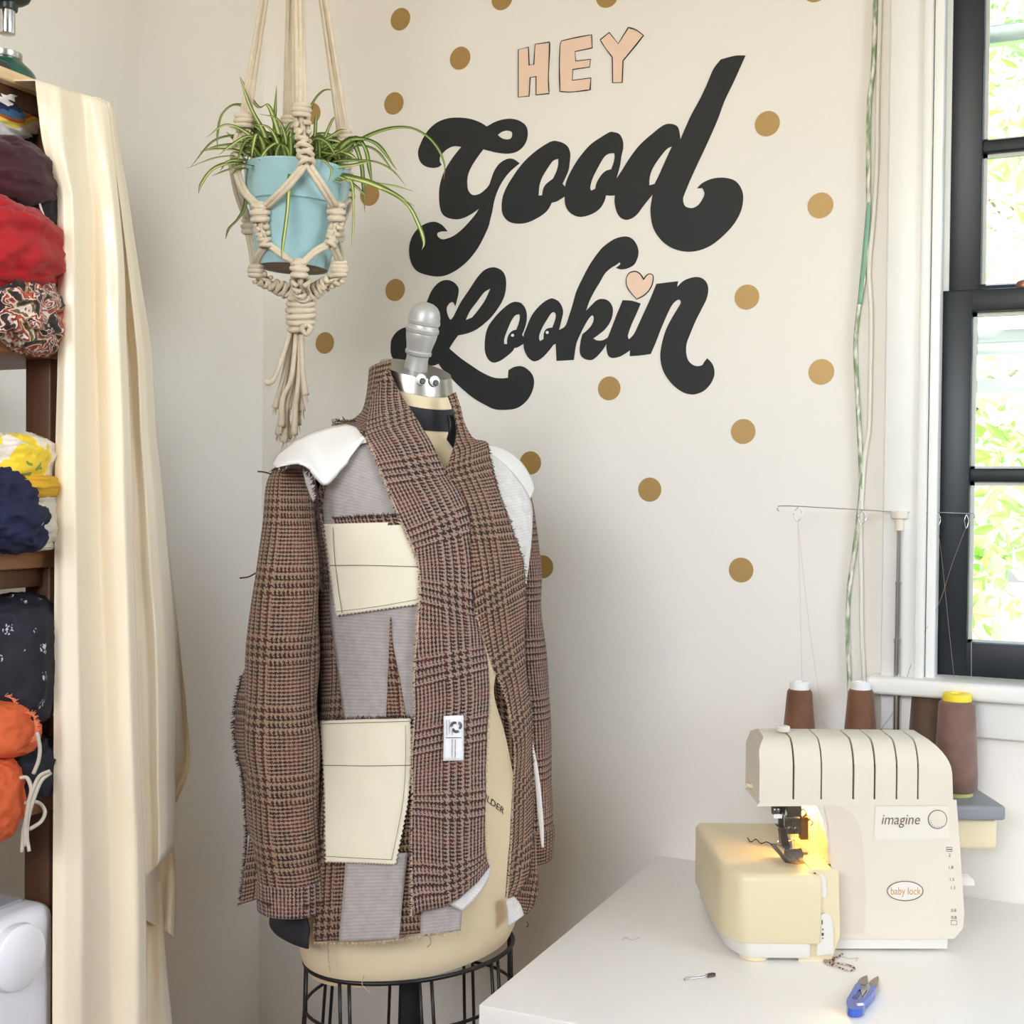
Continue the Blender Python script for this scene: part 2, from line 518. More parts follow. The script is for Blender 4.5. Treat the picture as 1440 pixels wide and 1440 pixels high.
tube('green_sleeve', wallpath([(1221, 268), (1221, 300), (1217, 350), (1213, 390), (1209, 428)], 0.0066), [0.001, 0.0042, 0.0044, 0.0042, 0.0038], M('green_paint', (130, 172, 150), rough=0.5, var=0.1), o)

# ------------------------------------------------------------------ lettering on the sign wall
def wl(off):      # map pixel -> wall plane
    return lambda x, y: on_y(x, y, DW - off)
def tr(pts, x0, y0, s):
    return [((p[0] / s) + x0, (p[1] / s) + y0) + ((1,) if len(p) > 2 else ()) for p in pts]
BACK = (0, 0.0008, 0)
def letter(name, loops, parent, mat=BLACK_PAINT, off=0.0009):
    return prism(name, [shape_pts(l) for l in loops], wl(off), (0, off - 0.0001, 0), mat, parent)
def outline(pts, parent, width=0.0021, off=0.0014):
    sp = shape_pts(pts)
    P = [on_y(p[0], p[1], DW - off) for p in sp]
    n = len(P); V = []; F = []
    for i in range(n):
        a, b = P[i - 1], P[(i + 1) % n]
        t = b - a; t = t / (np.linalg.norm(t) + 1e-9)
        nr = np.array([-t[2], 0, t[0]])
        w = width * (0.75 + 0.5 * noise.noise(Vector((P[i][0] * 40, 0, P[i][2] * 40))))
        V += [P[i] + nr * w / 2, P[i] - nr * w / 2, P[i] + nr * w / 2 + np.array([0, off - 0.0001, 0]), P[i] - nr * w / 2 + np.array([0, off - 0.0001, 0])]
    for i in range(n):
        j = (i + 1) % n
        a, b = 4 * i, 4 * j
        F += [(a, b, b + 1, a + 1), (a, a + 2, b + 2, b), (a + 1, b + 1, b + 3, a + 3)]
    return mk('outline', V, F, BLACK_PAINT, parent)

G = [(160,370),(185,290),(235,200),(310,130),(400,95),(490,88),(580,98),(660,125),(718,160,1),(780,125),(850,103),(920,98),(985,115),(1030,150),(1048,200),(1040,270),(1005,330),(950,368),(880,380),(800,372),(740,358),(688,345,1),(640,410),(595,480),(565,550),(558,620),(568,680),(605,715),(655,707),(700,675),(735,635),(755,580),(780,515),(820,460),(870,428),(910,420),(945,430),(982,458,1),(900,530),(840,610),(800,690),(775,770),(760,850),(745,910),(730,970),(690,1060),(640,1150),(570,1240),(490,1310),(400,1360),(320,1375),(230,1362),(150,1330),(105,1265),(88,1180),(95,1100),(125,1030),(175,975),(240,940),(300,933),(350,955),(380,985),(398,1010,1),(350,1010),(318,1022),(318,1048),(345,1070),(380,1072),(450,1045),(520,990),(590,915),(630,865),(655,825,1),(590,870),(530,900),(470,912),(400,900),(355,865),(335,800),(330,700),(340,620),(365,540),(400,475),(450,400),(510,325,1),(450,320),(400,340),(365,370),(340,400),(335,440),(350,470,1),(320,490),(270,495),(215,480),(175,440)]
Gh = [(805,228,1),(840,203),(880,193),(918,205),(922,235),(910,258),(880,265),(840,255)]
O1 = [(590,275),(660,295),(710,335),(732,400),(728,480),(712,580),(655,708,1),(700,760,1),(680,835,1),(600,885),(545,900,1),(520,950),(480,1000),(400,1055),(300,1100),(200,1112),(110,1090),(55,1030),(38,950),(50,840),(90,740),(150,640),(220,540),(300,450),(400,365),(500,300),(550,278)]
O1h = [(612,455,1),(560,475),(510,540),(450,640),(420,730),(412,828,1),(448,825,1),(460,760),(490,710),(560,655,1),(590,590),(610,520)]
O2 = [(1170,185),(1230,205),(1265,270),(1268,350),(1250,430),(1235,530),(1200,655,1),(1225,700,1),(1185,825,1),(1140,828),(1095,825,1),(1080,880),(1040,950),(970,1005),(870,1040),(790,1035),(720,990),(683,920),(677,840),(675,770),(690,695,1),(720,620),(780,510),(850,410),(940,310),(1040,240),(1130,187)]
O2h = [(1178,398,1),(1120,405),(1070,445),(1010,550),(960,650),(935,740),(945,778,1),(985,760,1),(1000,700),(1040,630),(1090,580),(1148,562,1),(1170,500),(1182,440)]
Dd = [(952,38,1),(880,40),(785,65,1),(735,130),(690,235),(640,340),(580,450),(512,605,1),(505,550),(490,515),(450,500),(400,508),(330,560),(240,640),(170,730),(120,810),(82,868,1),(62,930,1),(70,985,1),(68,1030),(85,1100),(120,1140),(165,1145),(215,1115),(265,1050),(325,975,1),(310,1080),(325,1190),(370,1270),(440,1330),(530,1360),(620,1358),(710,1325),(790,1265),(870,1180),(920,1090),(936,1000),(925,940),(890,890),(840,868),(780,863),(720,872),(660,900),(625,935,1),(660,932,1),(675,970),(660,1010),(630,1050),(590,1068),(545,1055),(530,1010),(545,960),(600,830),(680,660),(760,480),(810,345),(870,220)]
Ddh = [(455,652,1),(420,670),(370,730),(325,800),(305,860),(302,915,1),(338,905,1),(370,840),(410,750)]
Lk = [(1010,38),(1080,65),(1115,120),(1123,200),(1110,290),(1070,380),(1000,480),(930,550),(850,610),(770,645),(680,665,1),(640,720),(600,785,1),(700,870),(800,940),(900,1005),(1000,1050),(1080,1060),(1140,1055,1),(1145,985,1),(1200,955),(1270,950),(1330,985),(1370,1040),(1380,1110),(1355,1200),(1300,1280),(1220,1335),(1120,1350),(1020,1345),(940,1310),(820,1240),(700,1140),(600,1040),(540,980),(500,925,1),(465,942,1),(400,945),(240,920),(150,905),(90,885),(65,840),(60,780),(70,700),(120,630),(190,592),(260,590),(330,612),(425,600,1),(395,500),(383,430),(390,370),(440,250),(510,175),(580,155),(640,175),(680,220),(685,270),(670,340),(655,398,1),(640,365),(615,360),(585,390),(575,430),(590,490),(610,522,1),(640,490),(700,370),(780,250),(860,130),(930,60)]
Lkh = [(980,232,1),(920,270),(850,360),(790,440),(750,525,1),(810,500,1),(860,440),(930,340)]
P1 = [(510,220),(570,240),(620,310),(637,400),(625,500),(600,580),(575,635,1),(605,680,1),(595,750,1),(520,795),(478,805,1),(450,850),(380,910),(300,965),(220,990),(160,960),(115,880),(103,780),(115,640),(150,530),(220,430),(300,340),(400,255),(460,225)]
P1h = [(530,378),(548,400),(540,470),(505,570,1),(450,590),(405,640),(388,700),(388,755,1),(350,752,1),(350,690),(380,600),(430,480),(480,400)]
P2 = [(970,178),(1040,215),(1085,290),(1095,360),(1075,450),(1045,575,1),(1040,650,1),(1005,750,1),(970,765,1),(930,820),(850,910),(780,960),(715,970),(650,920),(605,830),(595,750),(592,690),(600,630,1),(640,530),(690,410),(760,310),(850,225),(920,185)]
P2h = [(975,350),(1003,380),(995,450),(960,545,1),(890,560),(855,610),(848,690,1),(805,718,1),(790,680),(800,620),(840,530),(900,430),(940,370)]
Kk = [(790,90),(860,115),(905,180),(920,250),(905,320),(870,380),(800,415),(740,422),(692,408,1),(735,372),(728,352,1),(690,380),(640,410),(580,465),(530,550),(470,650),(420,750),(388,845,1),(440,790),(500,735),(560,722),(620,745),(658,810),(655,890),(630,960),(580,1030),(520,1080),(462,1122,1),(500,1142),(560,1140),(620,1105,1),(640,1150,1),(595,1180,1),(540,1260),(460,1335),(390,1335),(340,1300),(325,1240),(335,1150),(352,1080,1),(410,1030),(450,980),(468,925),(455,890),(425,910),(380,980),(330,1080),(290,1180),(265,1340,1),(90,1350,1),(82,1180,1),(60,1120,1),(120,1035,1),(165,1010),(190,975),(215,900),(250,790),(290,650),(350,520),(430,370),(530,230),(600,165),(690,110)]
Ii = [(760,735,1),(850,740),(942,768,1),(900,870),(850,980),(815,1080),(815,1115),(825,1130,1),(855,1190,1),(830,1245,1),(780,1280),(720,1310),(650,1320),(610,1290),(595,1220),(597,1180,1),(610,1110,1),(650,1010),(700,880)]
Nn = [(525,210,1),(640,195),(745,183,1),(735,240,1),(800,180),(870,150),(940,140),(1000,160),(1040,210),(1050,280),(1030,370),(980,470),(920,590),(870,710),(830,820),(830,930),(860,1000),(920,1040),(985,1035),(1010,1000),(1040,963,1),(1085,1010),(1110,1070),(1110,1140),(1075,1220),(1010,1290),(930,1325),(860,1328),(780,1300),(690,1230),(620,1140),(580,1050),(565,940),(580,820),(620,680),(680,560),(740,460),(772,400),(755,370),(720,385),(680,430),(630,530),(570,670),(520,800),(468,920,1),(360,935),(255,942,1),(258,880,1),(225,830,1),(250,770,1),(300,715),(350,610),(400,500),(460,370)]
Ht = [(395,165,1),(370,120),(330,88),(290,85),(245,105),(220,160),(225,230),(260,290),(325,365,1),(400,325),(450,275),(480,220),(492,165),(490,125),(465,108),(430,120)]
H_ = [(128,272,1),(225,248,1),(233,422,1),(278,415,1),(290,220,1),(430,200,1),(428,300),(418,540),(425,695,1),(300,708,1),(300,530,1),(242,540,1),(232,720,1),(128,730,1)]
E_ = [(545,187,1),(690,155),(835,128,1),(840,255,1),(675,290,1),(682,382,1),(825,365,1),(815,440,1),(655,463,1),(648,568,1),(828,545,1),(820,660,1),(640,680),(530,675,1),(525,450),(530,250)]
Y_ = [(918,178,1),(1005,107,1),(1092,215,1),(1190,58,1),(1270,85),(1335,135,1),(1240,255),(1138,378,1),(1130,588,1),(1038,590,1),(1035,345,1),(970,260)]
good = thing('painted_word', 'large black script word Good painted on the wall', 'lettering', on_y(800, 390, DW))
letter('letter_g', [tr(G, 560, 150, 5.76), tr(Gh, 560, 150, 5.76)], good)
letter('letter_o', [tr(O1, 700, 160, 7.2), tr(O1h, 700, 160, 7.2)], good, off=0.00085)
letter('letter_o', [tr(O2, 700, 160, 7.2), tr(O2h, 700, 160, 7.2)], good, off=0.0009)
letter('letter_d', [tr(Dd, 850, 70, 4.8), tr(Ddh, 850, 70, 4.8)], good, off=0.00095)
look = thing('painted_word', 'black script word Lookin painted below the larger word', 'lettering', on_y(800, 580, DW))
letter('letter_l', [tr(Lk, 540, 370, 6.545), tr(Lkh, 540, 370, 6.545)], look)
letter('letter_o', [tr(P1, 670, 400, 9), tr(P1h, 670, 400, 9)], look, off=0.00085)
letter('letter_o', [tr(P2, 670, 400, 9), tr(P2h, 670, 400, 9)], look, off=0.0009)
letter('letter_k', [tr(Kk, 770, 320, 7.2)], look, off=0.00095)
letter('letter_i', [tr(Ii, 770, 320, 7.2)], look, off=0.0009)
letter('letter_n', [tr(Nn, 850, 370, 7.2)], look, off=0.00085)
WHITE_DOT = M('white_paint_dot', (238, 236, 230), rough=0.6)
for (cx_, cy_) in ((457, 643), (895, 607)):
    letter('white_dot', [[(cx_ / 9 + 670 + 2.1 * math.cos(a), cy_ / 9 + 400 + 2.1 * math.sin(a)) for a in np.linspace(0, 2 * math.pi, 9)[:-1]]], look, WHITE_DOT, 0.0013)
hey = thing('painted_word', 'small pink outlined capitals HEY painted above the script', 'lettering', on_y(815, 140, DW))
for nm, pts in (('letter_h', H_), ('letter_e', E_), ('letter_y', Y_)):
    t_ = tr(pts, 710, 30, 6.857)
    L_ = letter(nm, [t_], hey, PINK_PAINT)
    outline(t_, L_)
t_ = tr(Ht, 850, 370, 7.2)
hrt = thing('painted_heart', 'small pink heart with black outline dotting the letter i', 'heart', on_y(898, 420, DW))
letter('heart', [t_], hrt, PINK_PAINT)
outline(t_, hrt)

# ------------------------------------------------------------------ gold dots
DOTS = [(563.2,27.1,'gold dot sticker on the wall above the trailing plant leaves'),(647.1,82,'gold dot sticker on the wall left of the pink H'),
        (1079.1,174.1,'gold dot sticker right of the tall stem of the letter d'),(1153.8,289,'gold dot sticker closest to the wall cables'),
        (1050.4,417.9,'gold dot sticker right of the letter n'),(1155,523,'gold dot sticker beside the cables, below their green sleeve'),
        (1045.2,606.8,'gold dot sticker below the tail of the letter n'),(913.8,688.5,'gold dot sticker low on the wall, below and right of the word Lookin'),
        (1042.3,801.6,'lowest gold dot sticker on the bare wall left of the thread stand'),(555.9,407.8,'gold dot sticker left of the letter L'),
        (456.9,482.3,'gold dot sticker beside the wrapped knot of the plant hanger'),(554,145.5,'gold dot sticker left of the letter G'),
        (856.8,546.2,'gold dot sticker right under the word Lookin'),(520,274,'gold dot sticker behind the leaves right of the blue pot'),
        (438,160,'gold dot sticker behind the front knot of the plant hanger'),(746,651,'gold dot sticker peeking out beside the shoulder of the jacket'),
        (763,797,'gold dot sticker peeking out beside the far sleeve'),(706,-2,'gold dot sticker cut by the top of the picture above the letter H'),
        (854,-6,'gold dot sticker cut by the top of the picture above the letter Y'),(1147,-15,'gold dot sticker high on the wall beside the cables')]
for (x, y, lab) in DOTS:
    c = on_y(x, y, DW)
    V, F = lathe_geo([(0.02, 0), (0.02, 0.0006)], (c[0], DW - 0.0001, c[2]), (0, -1, 0), 40)
    o = mk('wall_dot', V, F, GOLD)
    tag(o, lab, 'sticker', 'gold dots on the lettered wall')

# ------------------------------------------------------------------ tweed cloth (glen check woven thread by thread)
def tweed(name, light, dark, rust, olive, thread=0.00118, rot=False, bright=0.84):
    m = bpy.data.materials.new(name); m.use_nodes = True
    nt = m.node_tree; p = nt.nodes['Principled BSDF']
    def node(t, **k):
        n = nt.nodes.new(t)
        for a, b in k.items(): setattr(n, a, b)
        return n
    def val(s, sock):
        if isinstance(s, (int, float)): sock.default_value = s
        else: nt.links.new(s, sock)
    def math_(op, a, b=None):
        n = node('ShaderNodeMath', operation=op)
        val(a, n.inputs[0])
        if b is not None: val(b, n.inputs[1])
        return n.outputs[0]
    def mix(f, a, b):
        n = node('ShaderNodeMix', data_type='RGBA')
        val(f, n.inputs[0])
        for s, i in ((a, 6), (b, 7)):
            if isinstance(s, tuple): n.inputs[i].default_value = s
            else: nt.links.new(s, n.inputs[i])
        return n.outputs[2]
    uv = node('ShaderNodeUVMap'); uv.uv_map = 'UVMap'
    wob = node('ShaderNodeTexNoise'); wob.inputs['Scale'].default_value = 420
    nt.links.new(uv.outputs[0], wob.inputs['Vector'])
    sx = node('ShaderNodeSeparateXYZ'); nt.links.new(uv.outputs[0], sx.inputs[0])
    w = math_('MULTIPLY', math_('SUBTRACT', wob.outputs['Fac'], 0.5), 2.6)
    iu = math_('FLOOR', math_('ADD', math_('DIVIDE', sx.outputs[1 if rot else 0], thread), w))
    iv = math_('FLOOR', math_('ADD', math_('DIVIDE', sx.outputs[0 if rot else 1], thread), w))
    def md(a, b): return math_('FLOORED_MODULO', a, b)
    def lt(a, b): return math_('LESS_THAN', a, b)
    def threads(i):
        z = lt(md(i, 72), 32)
        d44 = lt(md(i, 8), 4)
        d22 = lt(md(i, 4), 2)
        d = math_('ADD', math_('MULTIPLY', z, d44), math_('MULTIPLY', math_('SUBTRACT', 1, z), d22))
        over = lt(math_('ABSOLUTE', math_('SUBTRACT', md(i, 72), 52)), 6)      # rust overcheck in the fine zone
        over2 = lt(math_('ABSOLUTE', math_('SUBTRACT', md(i, 72), 16)), 5)
        return d, over, over2
    du, ou, gu = threads(iu)
    dv, ov, gv = threads(iv)
    top = lt(md(math_('ADD', iu, iv), 4), 2)
    ntop = math_('SUBTRACT', 1, top)
    def pick(a, b): return math_('ADD', math_('MULTIPLY', top, a), math_('MULTIPLY', ntop, b))
    isd, iso, isg = pick(du, dv), pick(ou, ov), pick(gu, gv)
    nz = node('ShaderNodeTexNoise'); nz.inputs['Scale'].default_value = 60; nz.inputs['Detail'].default_value = 5
    nt.links.new(uv.outputs[0], nz.inputs['Vector'])
    nf = node('ShaderNodeTexNoise'); nf.inputs['Scale'].default_value = 1500; nf.inputs['Detail'].default_value = 2
    nt.links.new(uv.outputs[0], nf.inputs['Vector'])
    lc = mix(math_('MULTIPLY', isg, 0.45), srgb(light), srgb(olive))
    lc = mix(math_('MULTIPLY', nz.outputs['Fac'], 0.3), lc, srgb(rust))
    dc = mix(math_('MULTIPLY', iso, 0.75), srgb(dark), srgb(rust))
    tint = math_('MULTIPLY', lt(md(math_('ADD', pick(iu, iv), 3), 24), 8), 0.5)
    dc = mix(tint, dc, srgb((96, 44, 42)))
    tint2 = math_('MULTIPLY', lt(md(math_('ADD', pick(iu, iv), 11), 36), 8), 0.4)
    lc = mix(tint2, lc, srgb((170, 132, 106)))
    dc = mix(math_('MULTIPLY', nz.outputs['Fac'], 0.35), dc, srgb((110, 84, 68)))
    c = mix(isd, lc, dc)
    hs = node('ShaderNodeHueSaturation')
    nt.links.new(c, hs.inputs['Color'])
    nt.links.new(math_('MULTIPLY', math_('ADD', math_('MULTIPLY', nf.outputs['Fac'], 1.1), 0.45), bright), hs.inputs['Value'])
    nt.links.new(hs.outputs[0], p.inputs['Base Color'])
    p.inputs['Roughness'].default_value = 0.95
    p.inputs['Specular IOR Level'].default_value = 0.15
    p.inputs['Sheen Weight'].default_value = 0.12
    b = node('ShaderNodeBump'); b.inputs['Strength'].default_value = 0.5; b.inputs['Distance'].default_value = 0.0015
    nt.links.new(math_('ADD', nf.outputs['Fac'], math_('MULTIPLY', isd, -0.6)), b.inputs['Height'])
    nt.links.new(b.outputs[0], p.inputs['Normal'])
    return m
TWEED = tweed('brown_glen_check_tweed', (176, 150, 126), (40, 30, 30), (112, 54, 50), (140, 120, 84))
TWEED_R = tweed('brown_glen_check_tweed_crosswise', (184, 160, 146), (38, 31, 36), (114, 56, 56), (152, 134, 108), rot=True)
def grey_cloth(name, c1, c2):
    m = M(name, c1, rough=0.9, var=0.10, scale=90, bump=0.25, bscale=900)
    nt = m.node_tree; p = nt.nodes['Principled BSDF']
    old = p.inputs['Base Color'].links[0].from_socket
    uv = nt.nodes.new('ShaderNodeUVMap'); uv.uv_map = 'UVMap'
    wv = nt.nodes.new('ShaderNodeTexWave'); wv.inputs['Scale'].default_value = 75; wv.inputs['Distortion'].default_value = 2.5
    wv.inputs['Detail'].default_value = 3; wv.inputs['Detail Scale'].default_value = 2
    wv.bands_direction = 'Y'
    nt.links.new(uv.outputs[0], wv.inputs['Vector'])
    mx = nt.nodes.new('ShaderNodeMix'); mx.data_type = 'RGBA'
    fr = nt.nodes.new('ShaderNodeMath'); fr.operation = 'MULTIPLY'; fr.inputs[1].default_value = 0.35
    nt.links.new(wv.outputs['Fac'], fr.inputs[0])
    nt.links.new(fr.outputs[0], mx.inputs[0])
    nt.links.new(old, mx.inputs[6]); mx.inputs[7].default_value = srgb(c2)
    nt.links.new(mx.outputs[2], p.inputs['Base Color'])
    return m
GREYIF = grey_cloth('grey_interfacing', (176, 169, 165), (140, 132, 128))
PALEIF = grey_cloth('pale_interfacing', (222, 218, 216), (198, 192, 190))
CREAM_COTTON = M('cream_cotton', (232, 224, 200), rough=0.85, var=0.02, scale=30, bump=0.12, bscale=35)
WHITE_PAD = M('white_batting', (242, 240, 238), rough=0.9, var=0.015, bump=0.2, bscale=60)
CHARCOAL = M('charcoal_wool', (40, 41, 46), rough=0.95, var=0.25, scale=500, bump=0.3, bscale=700)
FORM = M('cream_form_jersey', (232, 214, 178), rough=0.7, var=0.02, scale=10)
STEEL = M('brushed_steel', (190, 186, 180), rough=0.28, metal=1.0, var=0.05, scale=40)
SILVER = M('silver_painted_plastic', (190, 189, 187), rough=0.42, metal=0.35, var=0.03)
BLACK_METAL = M('black_enamel', (20, 20, 22), rough=0.4, var=0.05)
BLACK_STRAP = M('black_webbing', (24, 26, 36), rough=0.45, var=0.1, scale=60)
SEAM = M('brown_sewing_thread', (120, 104, 82), rough=0.8)
THREAD_D = M('dark_frayed_wool', (58, 40, 36), rough=0.95, var=0.3, scale=300)
THREAD_L = M('light_frayed_wool', (196, 170, 144), rough=0.95, var=0.2, scale=300)

# ------------------------------------------------------------------ dress form frame and surfaces
MDEP = 1.75
MAN = pix(578, 1400, MDEP)[:2]
PHI = math.radians(32)
vh = -MAN / np.linalg.norm(MAN)
rh = np.array([-vh[1], vh[0]])
FB = vh * math.cos(PHI) + rh * math.sin(PHI)
LB = rh * math.cos(PHI) - vh * math.sin(PHI)
def body(l, f, z):
    q = MAN + LB * l + FB * f
    return np.array([q[0], q[1], z])
def tab(rows):
    R_ = np.array(rows, float)
    zz = np.linspace(R_[0, 0], R_[-1, 0], 200)
    cols = [np.interp(zz, R_[:, 0], R_[:, k]) for k in (1, 2, 3)]
    ker = np.ones(9) / 9
    cols = [np.convolve(np.pad(c, 4, 'edge'), ker, 'valid') for c in cols]
    return zz, cols
T_TAB = tab([(0.70, .135, .095, 0), (0.715, .150, .108, 0), (0.75, .160, .114, 0), (0.85, .166, .114, -.004), (0.93, .160, .108, -.010), (1.0, .146, .098, -.012), (1.06, .122, .088, -.010), (1.14, .132, .098, -.002),
             (1.24, .152, .122, .014), (1.31, .150, .108, .014), (1.36, .142, .088, .016), (1.39, .112, .074, .018), (1.415, .072, .060, .012), (1.44, .055, .054, .004), (1.50, .047, .047, -.002), (1.56, .047, .047, -.002)])
J_TAB = tab([(0.66, .205, .165, .012), (0.80, .203, .164, .014), (0.90, .182, .162, .018), (1.0, .160, .158, .022), (1.10, .150, .154, .022), (1.20, .154, .152, .020), (1.28, .162, .144, .018), (1.33, .168, .126, .016),
             (1.365, .176, .104, .016), (1.395, .160, .090, .018), (1.415, .110, .078, .02), (1.435, .078, .068, .014), (1.46, .064, .062, .006), (1.50, .057, .057, .0), (1.56, .055, .055, .0)])
def sect(tb, z):
    zz, c = tb
    return np.interp(z, zz, c[0]), np.interp(z, zz, c[1]), np.interp(z, zz, c[2])
TS = np.linspace(1.30, 2.10, 320)
def cast(xs, ys, tb=J_TAB, off=0.0, n=2.2):
    xs = np.atleast_1d(np.asarray(xs, float)); ys = np.atleast_1d(np.asarray(ys, float))
    out = np.empty((len(xs), 3))
    for i0 in range(0, len(xs), 2000):
        x = xs[i0:i0 + 2000]; y = ys[i0:i0 + 2000]
        D = AF[None] + AR[None] * ((x - 720) / FPX)[:, None] - AU[None] * ((y - 720) / FPX)[:, None]
        P = CAM[None, None] + D[:, None, :] * TS[None, :, None]
        q = P[..., :2] - MAN
        l = q @ LB; f = q @ FB
        a, b, cf = sect(tb, P[..., 2])
        g = (np.abs(l) / (a + off)) ** n + (np.abs(f - cf) / (b + off)) ** n
        inside = g <= 1
        hit = inside.any(1)
        first = np.argmax(inside, 1)
        amin = np.argmin(g, 1)
        k = np.where(hit, np.maximum(first, 1), amin)
        r_ = np.arange(len(x))
        g1 = g[r_, k]; g0 = g[r_, np.maximum(k - 1, 0)]
        fr = np.where(hit & (g0 > 1), (g0 - 1) / np.maximum(g0 - g1, 1e-9), 1.0)
        t = TS[np.maximum(k - 1, 0)] + fr * (TS[1] - TS[0])
        t = np.where(hit, t, TS[amin])
        out[i0:i0 + 2000] = CAM + D * t[:, None]
    return out
def resample(pts, n, smooth=True):
    P = catmull(pts, 6) if smooth and len(pts) > 2 else [np.array(p, float) for p in pts]
    P = np.array(P)
    d = np.r_[0, np.cumsum(np.linalg.norm(np.diff(P[:, :2], axis=0), axis=1))]
    s = np.linspace(0, d[-1], n)
    return np.stack([np.interp(s, d, P[:, k]) for k in range(P.shape[1])], 1)
def grid_sheet(name, P, mat, parent, thick=0.0022, uv0=(0, 0), wrinkle=0.0, wscale=14.0, seed=0, toward=None):
    """P: (nv, nu, 3) grid; makes a cloth sheet of real thickness with length-true UVs"""
    nv, nu = P.shape[:2]
    dv = np.gradient(P, axis=0); du = np.gradient(P, axis=1)
    N = np.cross(du, dv); N /= (np.linalg.norm(N, axis=2, keepdims=True) + 1e-12)
    ref = CAM - P.mean((0, 1)) if toward is None else np.array(toward)
    if (N.mean((0, 1)) @ ref) < 0: N = -N
    if wrinkle:
        W = np.array([[noise.noise(Vector(P[j, i] * wscale) + Vector((seed, 0, 0))) + 0.5 * noise.noise(Vector(P[j, i] * wscale * 2.3) + Vector((0, seed, 0))) for i in range(nu)] for j in range(nv)])
        P = P + N * (W * wrinkle)[..., None]
    U = np.zeros((nv, nu)); Vv = np.zeros((nv, nu))
    U[:, 1:] = np.cumsum(np.linalg.norm(np.diff(P, axis=1), axis=2), 1)
    U -= U[:, [nu // 2]]
    Vv[1:] = np.cumsum(np.linalg.norm(np.diff(P, axis=0), axis=2), 0)
    Vv = Vv.mean(1, keepdims=True) * np.ones((1, nu))
    front = P.reshape(-1, 3); backp = (P - N * thick).reshape(-1, 3)
    uv = np.stack([U.ravel() + uv0[0], -Vv.ravel() + uv0[1]], 1)
    idx = lambda j, i: j * nu + i
    n = nv * nu; F = []
    for j in range(nv - 1):
        for i in range(nu - 1):
            F.append((idx(j, i), idx(j + 1, i), idx(j + 1, i + 1), idx(j, i + 1)))
            F.append((n + idx(j, i), n + idx(j, i + 1), n + idx(j + 1, i + 1), n + idx(j + 1, i)))
    for j in range(nv - 1):
        for i, fl in ((0, 1), (nu - 1, 0)):
            q = (idx(j, i), n + idx(j, i), n + idx(j + 1, i), idx(j + 1, i))
            F.append(q if fl else q[::-1])
    for i in range(nu - 1):
        for j, fl in ((0, 0), (nv - 1, 1)):
            q = (idx(j, i), n + idx(j, i), n + idx(j, i + 1), idx(j, i + 1))
            F.append(q if fl else q[::-1])
    return mk(name, np.vstack([front, backp]), F, mat, parent, smooth=True, uvs=np.vstack([uv, uv]))
def px_grid(left, right, nu, nv, pink=None, smooth=True):
    L = resample(left, nv, smooth); R_ = resample(right, nv, smooth)
    s = np.linspace(0, 1, nu)[None, :, None]
    Gd = L[:, None, :] * (1 - s) + R_[:, None, :] * s
    if pink:                                   # pinking shear edge: zigzag of the listed borders, in pixels
        amp = 1.3
        if 'L' in pink: Gd[:, 0, 0] += amp * np.where(np.arange(nv) % 2, 1, -1)
        if 'B' in pink: Gd[-1, :, 1] += amp * np.where(np.arange(nu) % 2, 1, -1)
        if 'R' in pink: Gd[:, -1, 0] += amp * np.where(np.arange(nv) % 2, 1, -1)
    return Gd
def panel(name, left, right, mat, parent, off, nu=18, nv=60, thick=0.0022, tb=J_TAB, pink=None, wrinkle=0.0, seed=0, uv0=(0, 0), smooth=True, wscale=14.0):
    Gd = px_grid(left, right, nu, nv, pink, smooth)
    P = cast(Gd[..., 0].ravel(), Gd[..., 1].ravel(), tb, off).reshape(nv, nu, 3)
    return grid_sheet(name, P, mat, parent, thick, uv0, wrinkle, wscale, seed)
def px_sheet(name, left, right, mat, parent, nu=14, nv=30, thick=0.002, wrinkle=0.0, seed=0, uv0=(0, 0), bulge=0.0, smooth=True):
    """left / right edges given as (x, y, depth)"""
    L = resample(left, nv, smooth); R_ = resample(right, nv, smooth)
    s = np.linspace(0, 1, nu)[None, :, None]
    Gd = L[:, None, :] * (1 - s) + R_[:, None, :] * s
    Gd[..., 2] -= bulge * np.sin(np.linspace(0, math.pi, nu))[None, :]
    P = np.array([[pix(*Gd[j, i]) for i in range(nu)] for j in range(nv)])
    return grid_sheet(name, P, mat, parent, thick, uv0, wrinkle, 16.0, seed)
rng = random.Random(7)
def fringe(name, pts, parent, fn, length=5.0, density=0.9, dirs=(-1, 0.3), seed=1, mat=None):
    """short frayed threads along a pixel edge; fn(x, y) -> 3D"""
    rg = random.Random(seed)
    Pp = resample(pts, max(4, int(sum(math.dist(pts[i][:2], pts[i + 1][:2]) for i in range(len(pts) - 1)) * density)))
    geos = []
    for p in Pp:
        if rg.random() < 0.25: continue
        L_ = length * (0.35 + rg.random() * 0.9)
        a = math.atan2(dirs[1], dirs[0]) + rg.uniform(-0.7, 0.7)
        b0 = fn(p[0] - math.cos(a) * 1.0, p[1] - math.sin(a) * 1.0)
        q = fn(p[0], p[1])
        sc = 1.0 / 1100.0
        dvec = AR * math.cos(a) - AU * math.sin(a)
        mid = q + dvec * (L_ * 0.5 * sc) - AF * (0.0012 * rg.random())
        end = q + dvec * (L_ * sc) + AU * (rg.uniform(-1, 0.6) * 0.0013)
        geos.append(tube_geo([b0, mid, end], [0.00055, 0.0005, 0.0002], 3, False))
    V, F = join_geo(geos)
    return tag(mk(name, V, F, mat or THREAD_D, parent), kind='stuff')

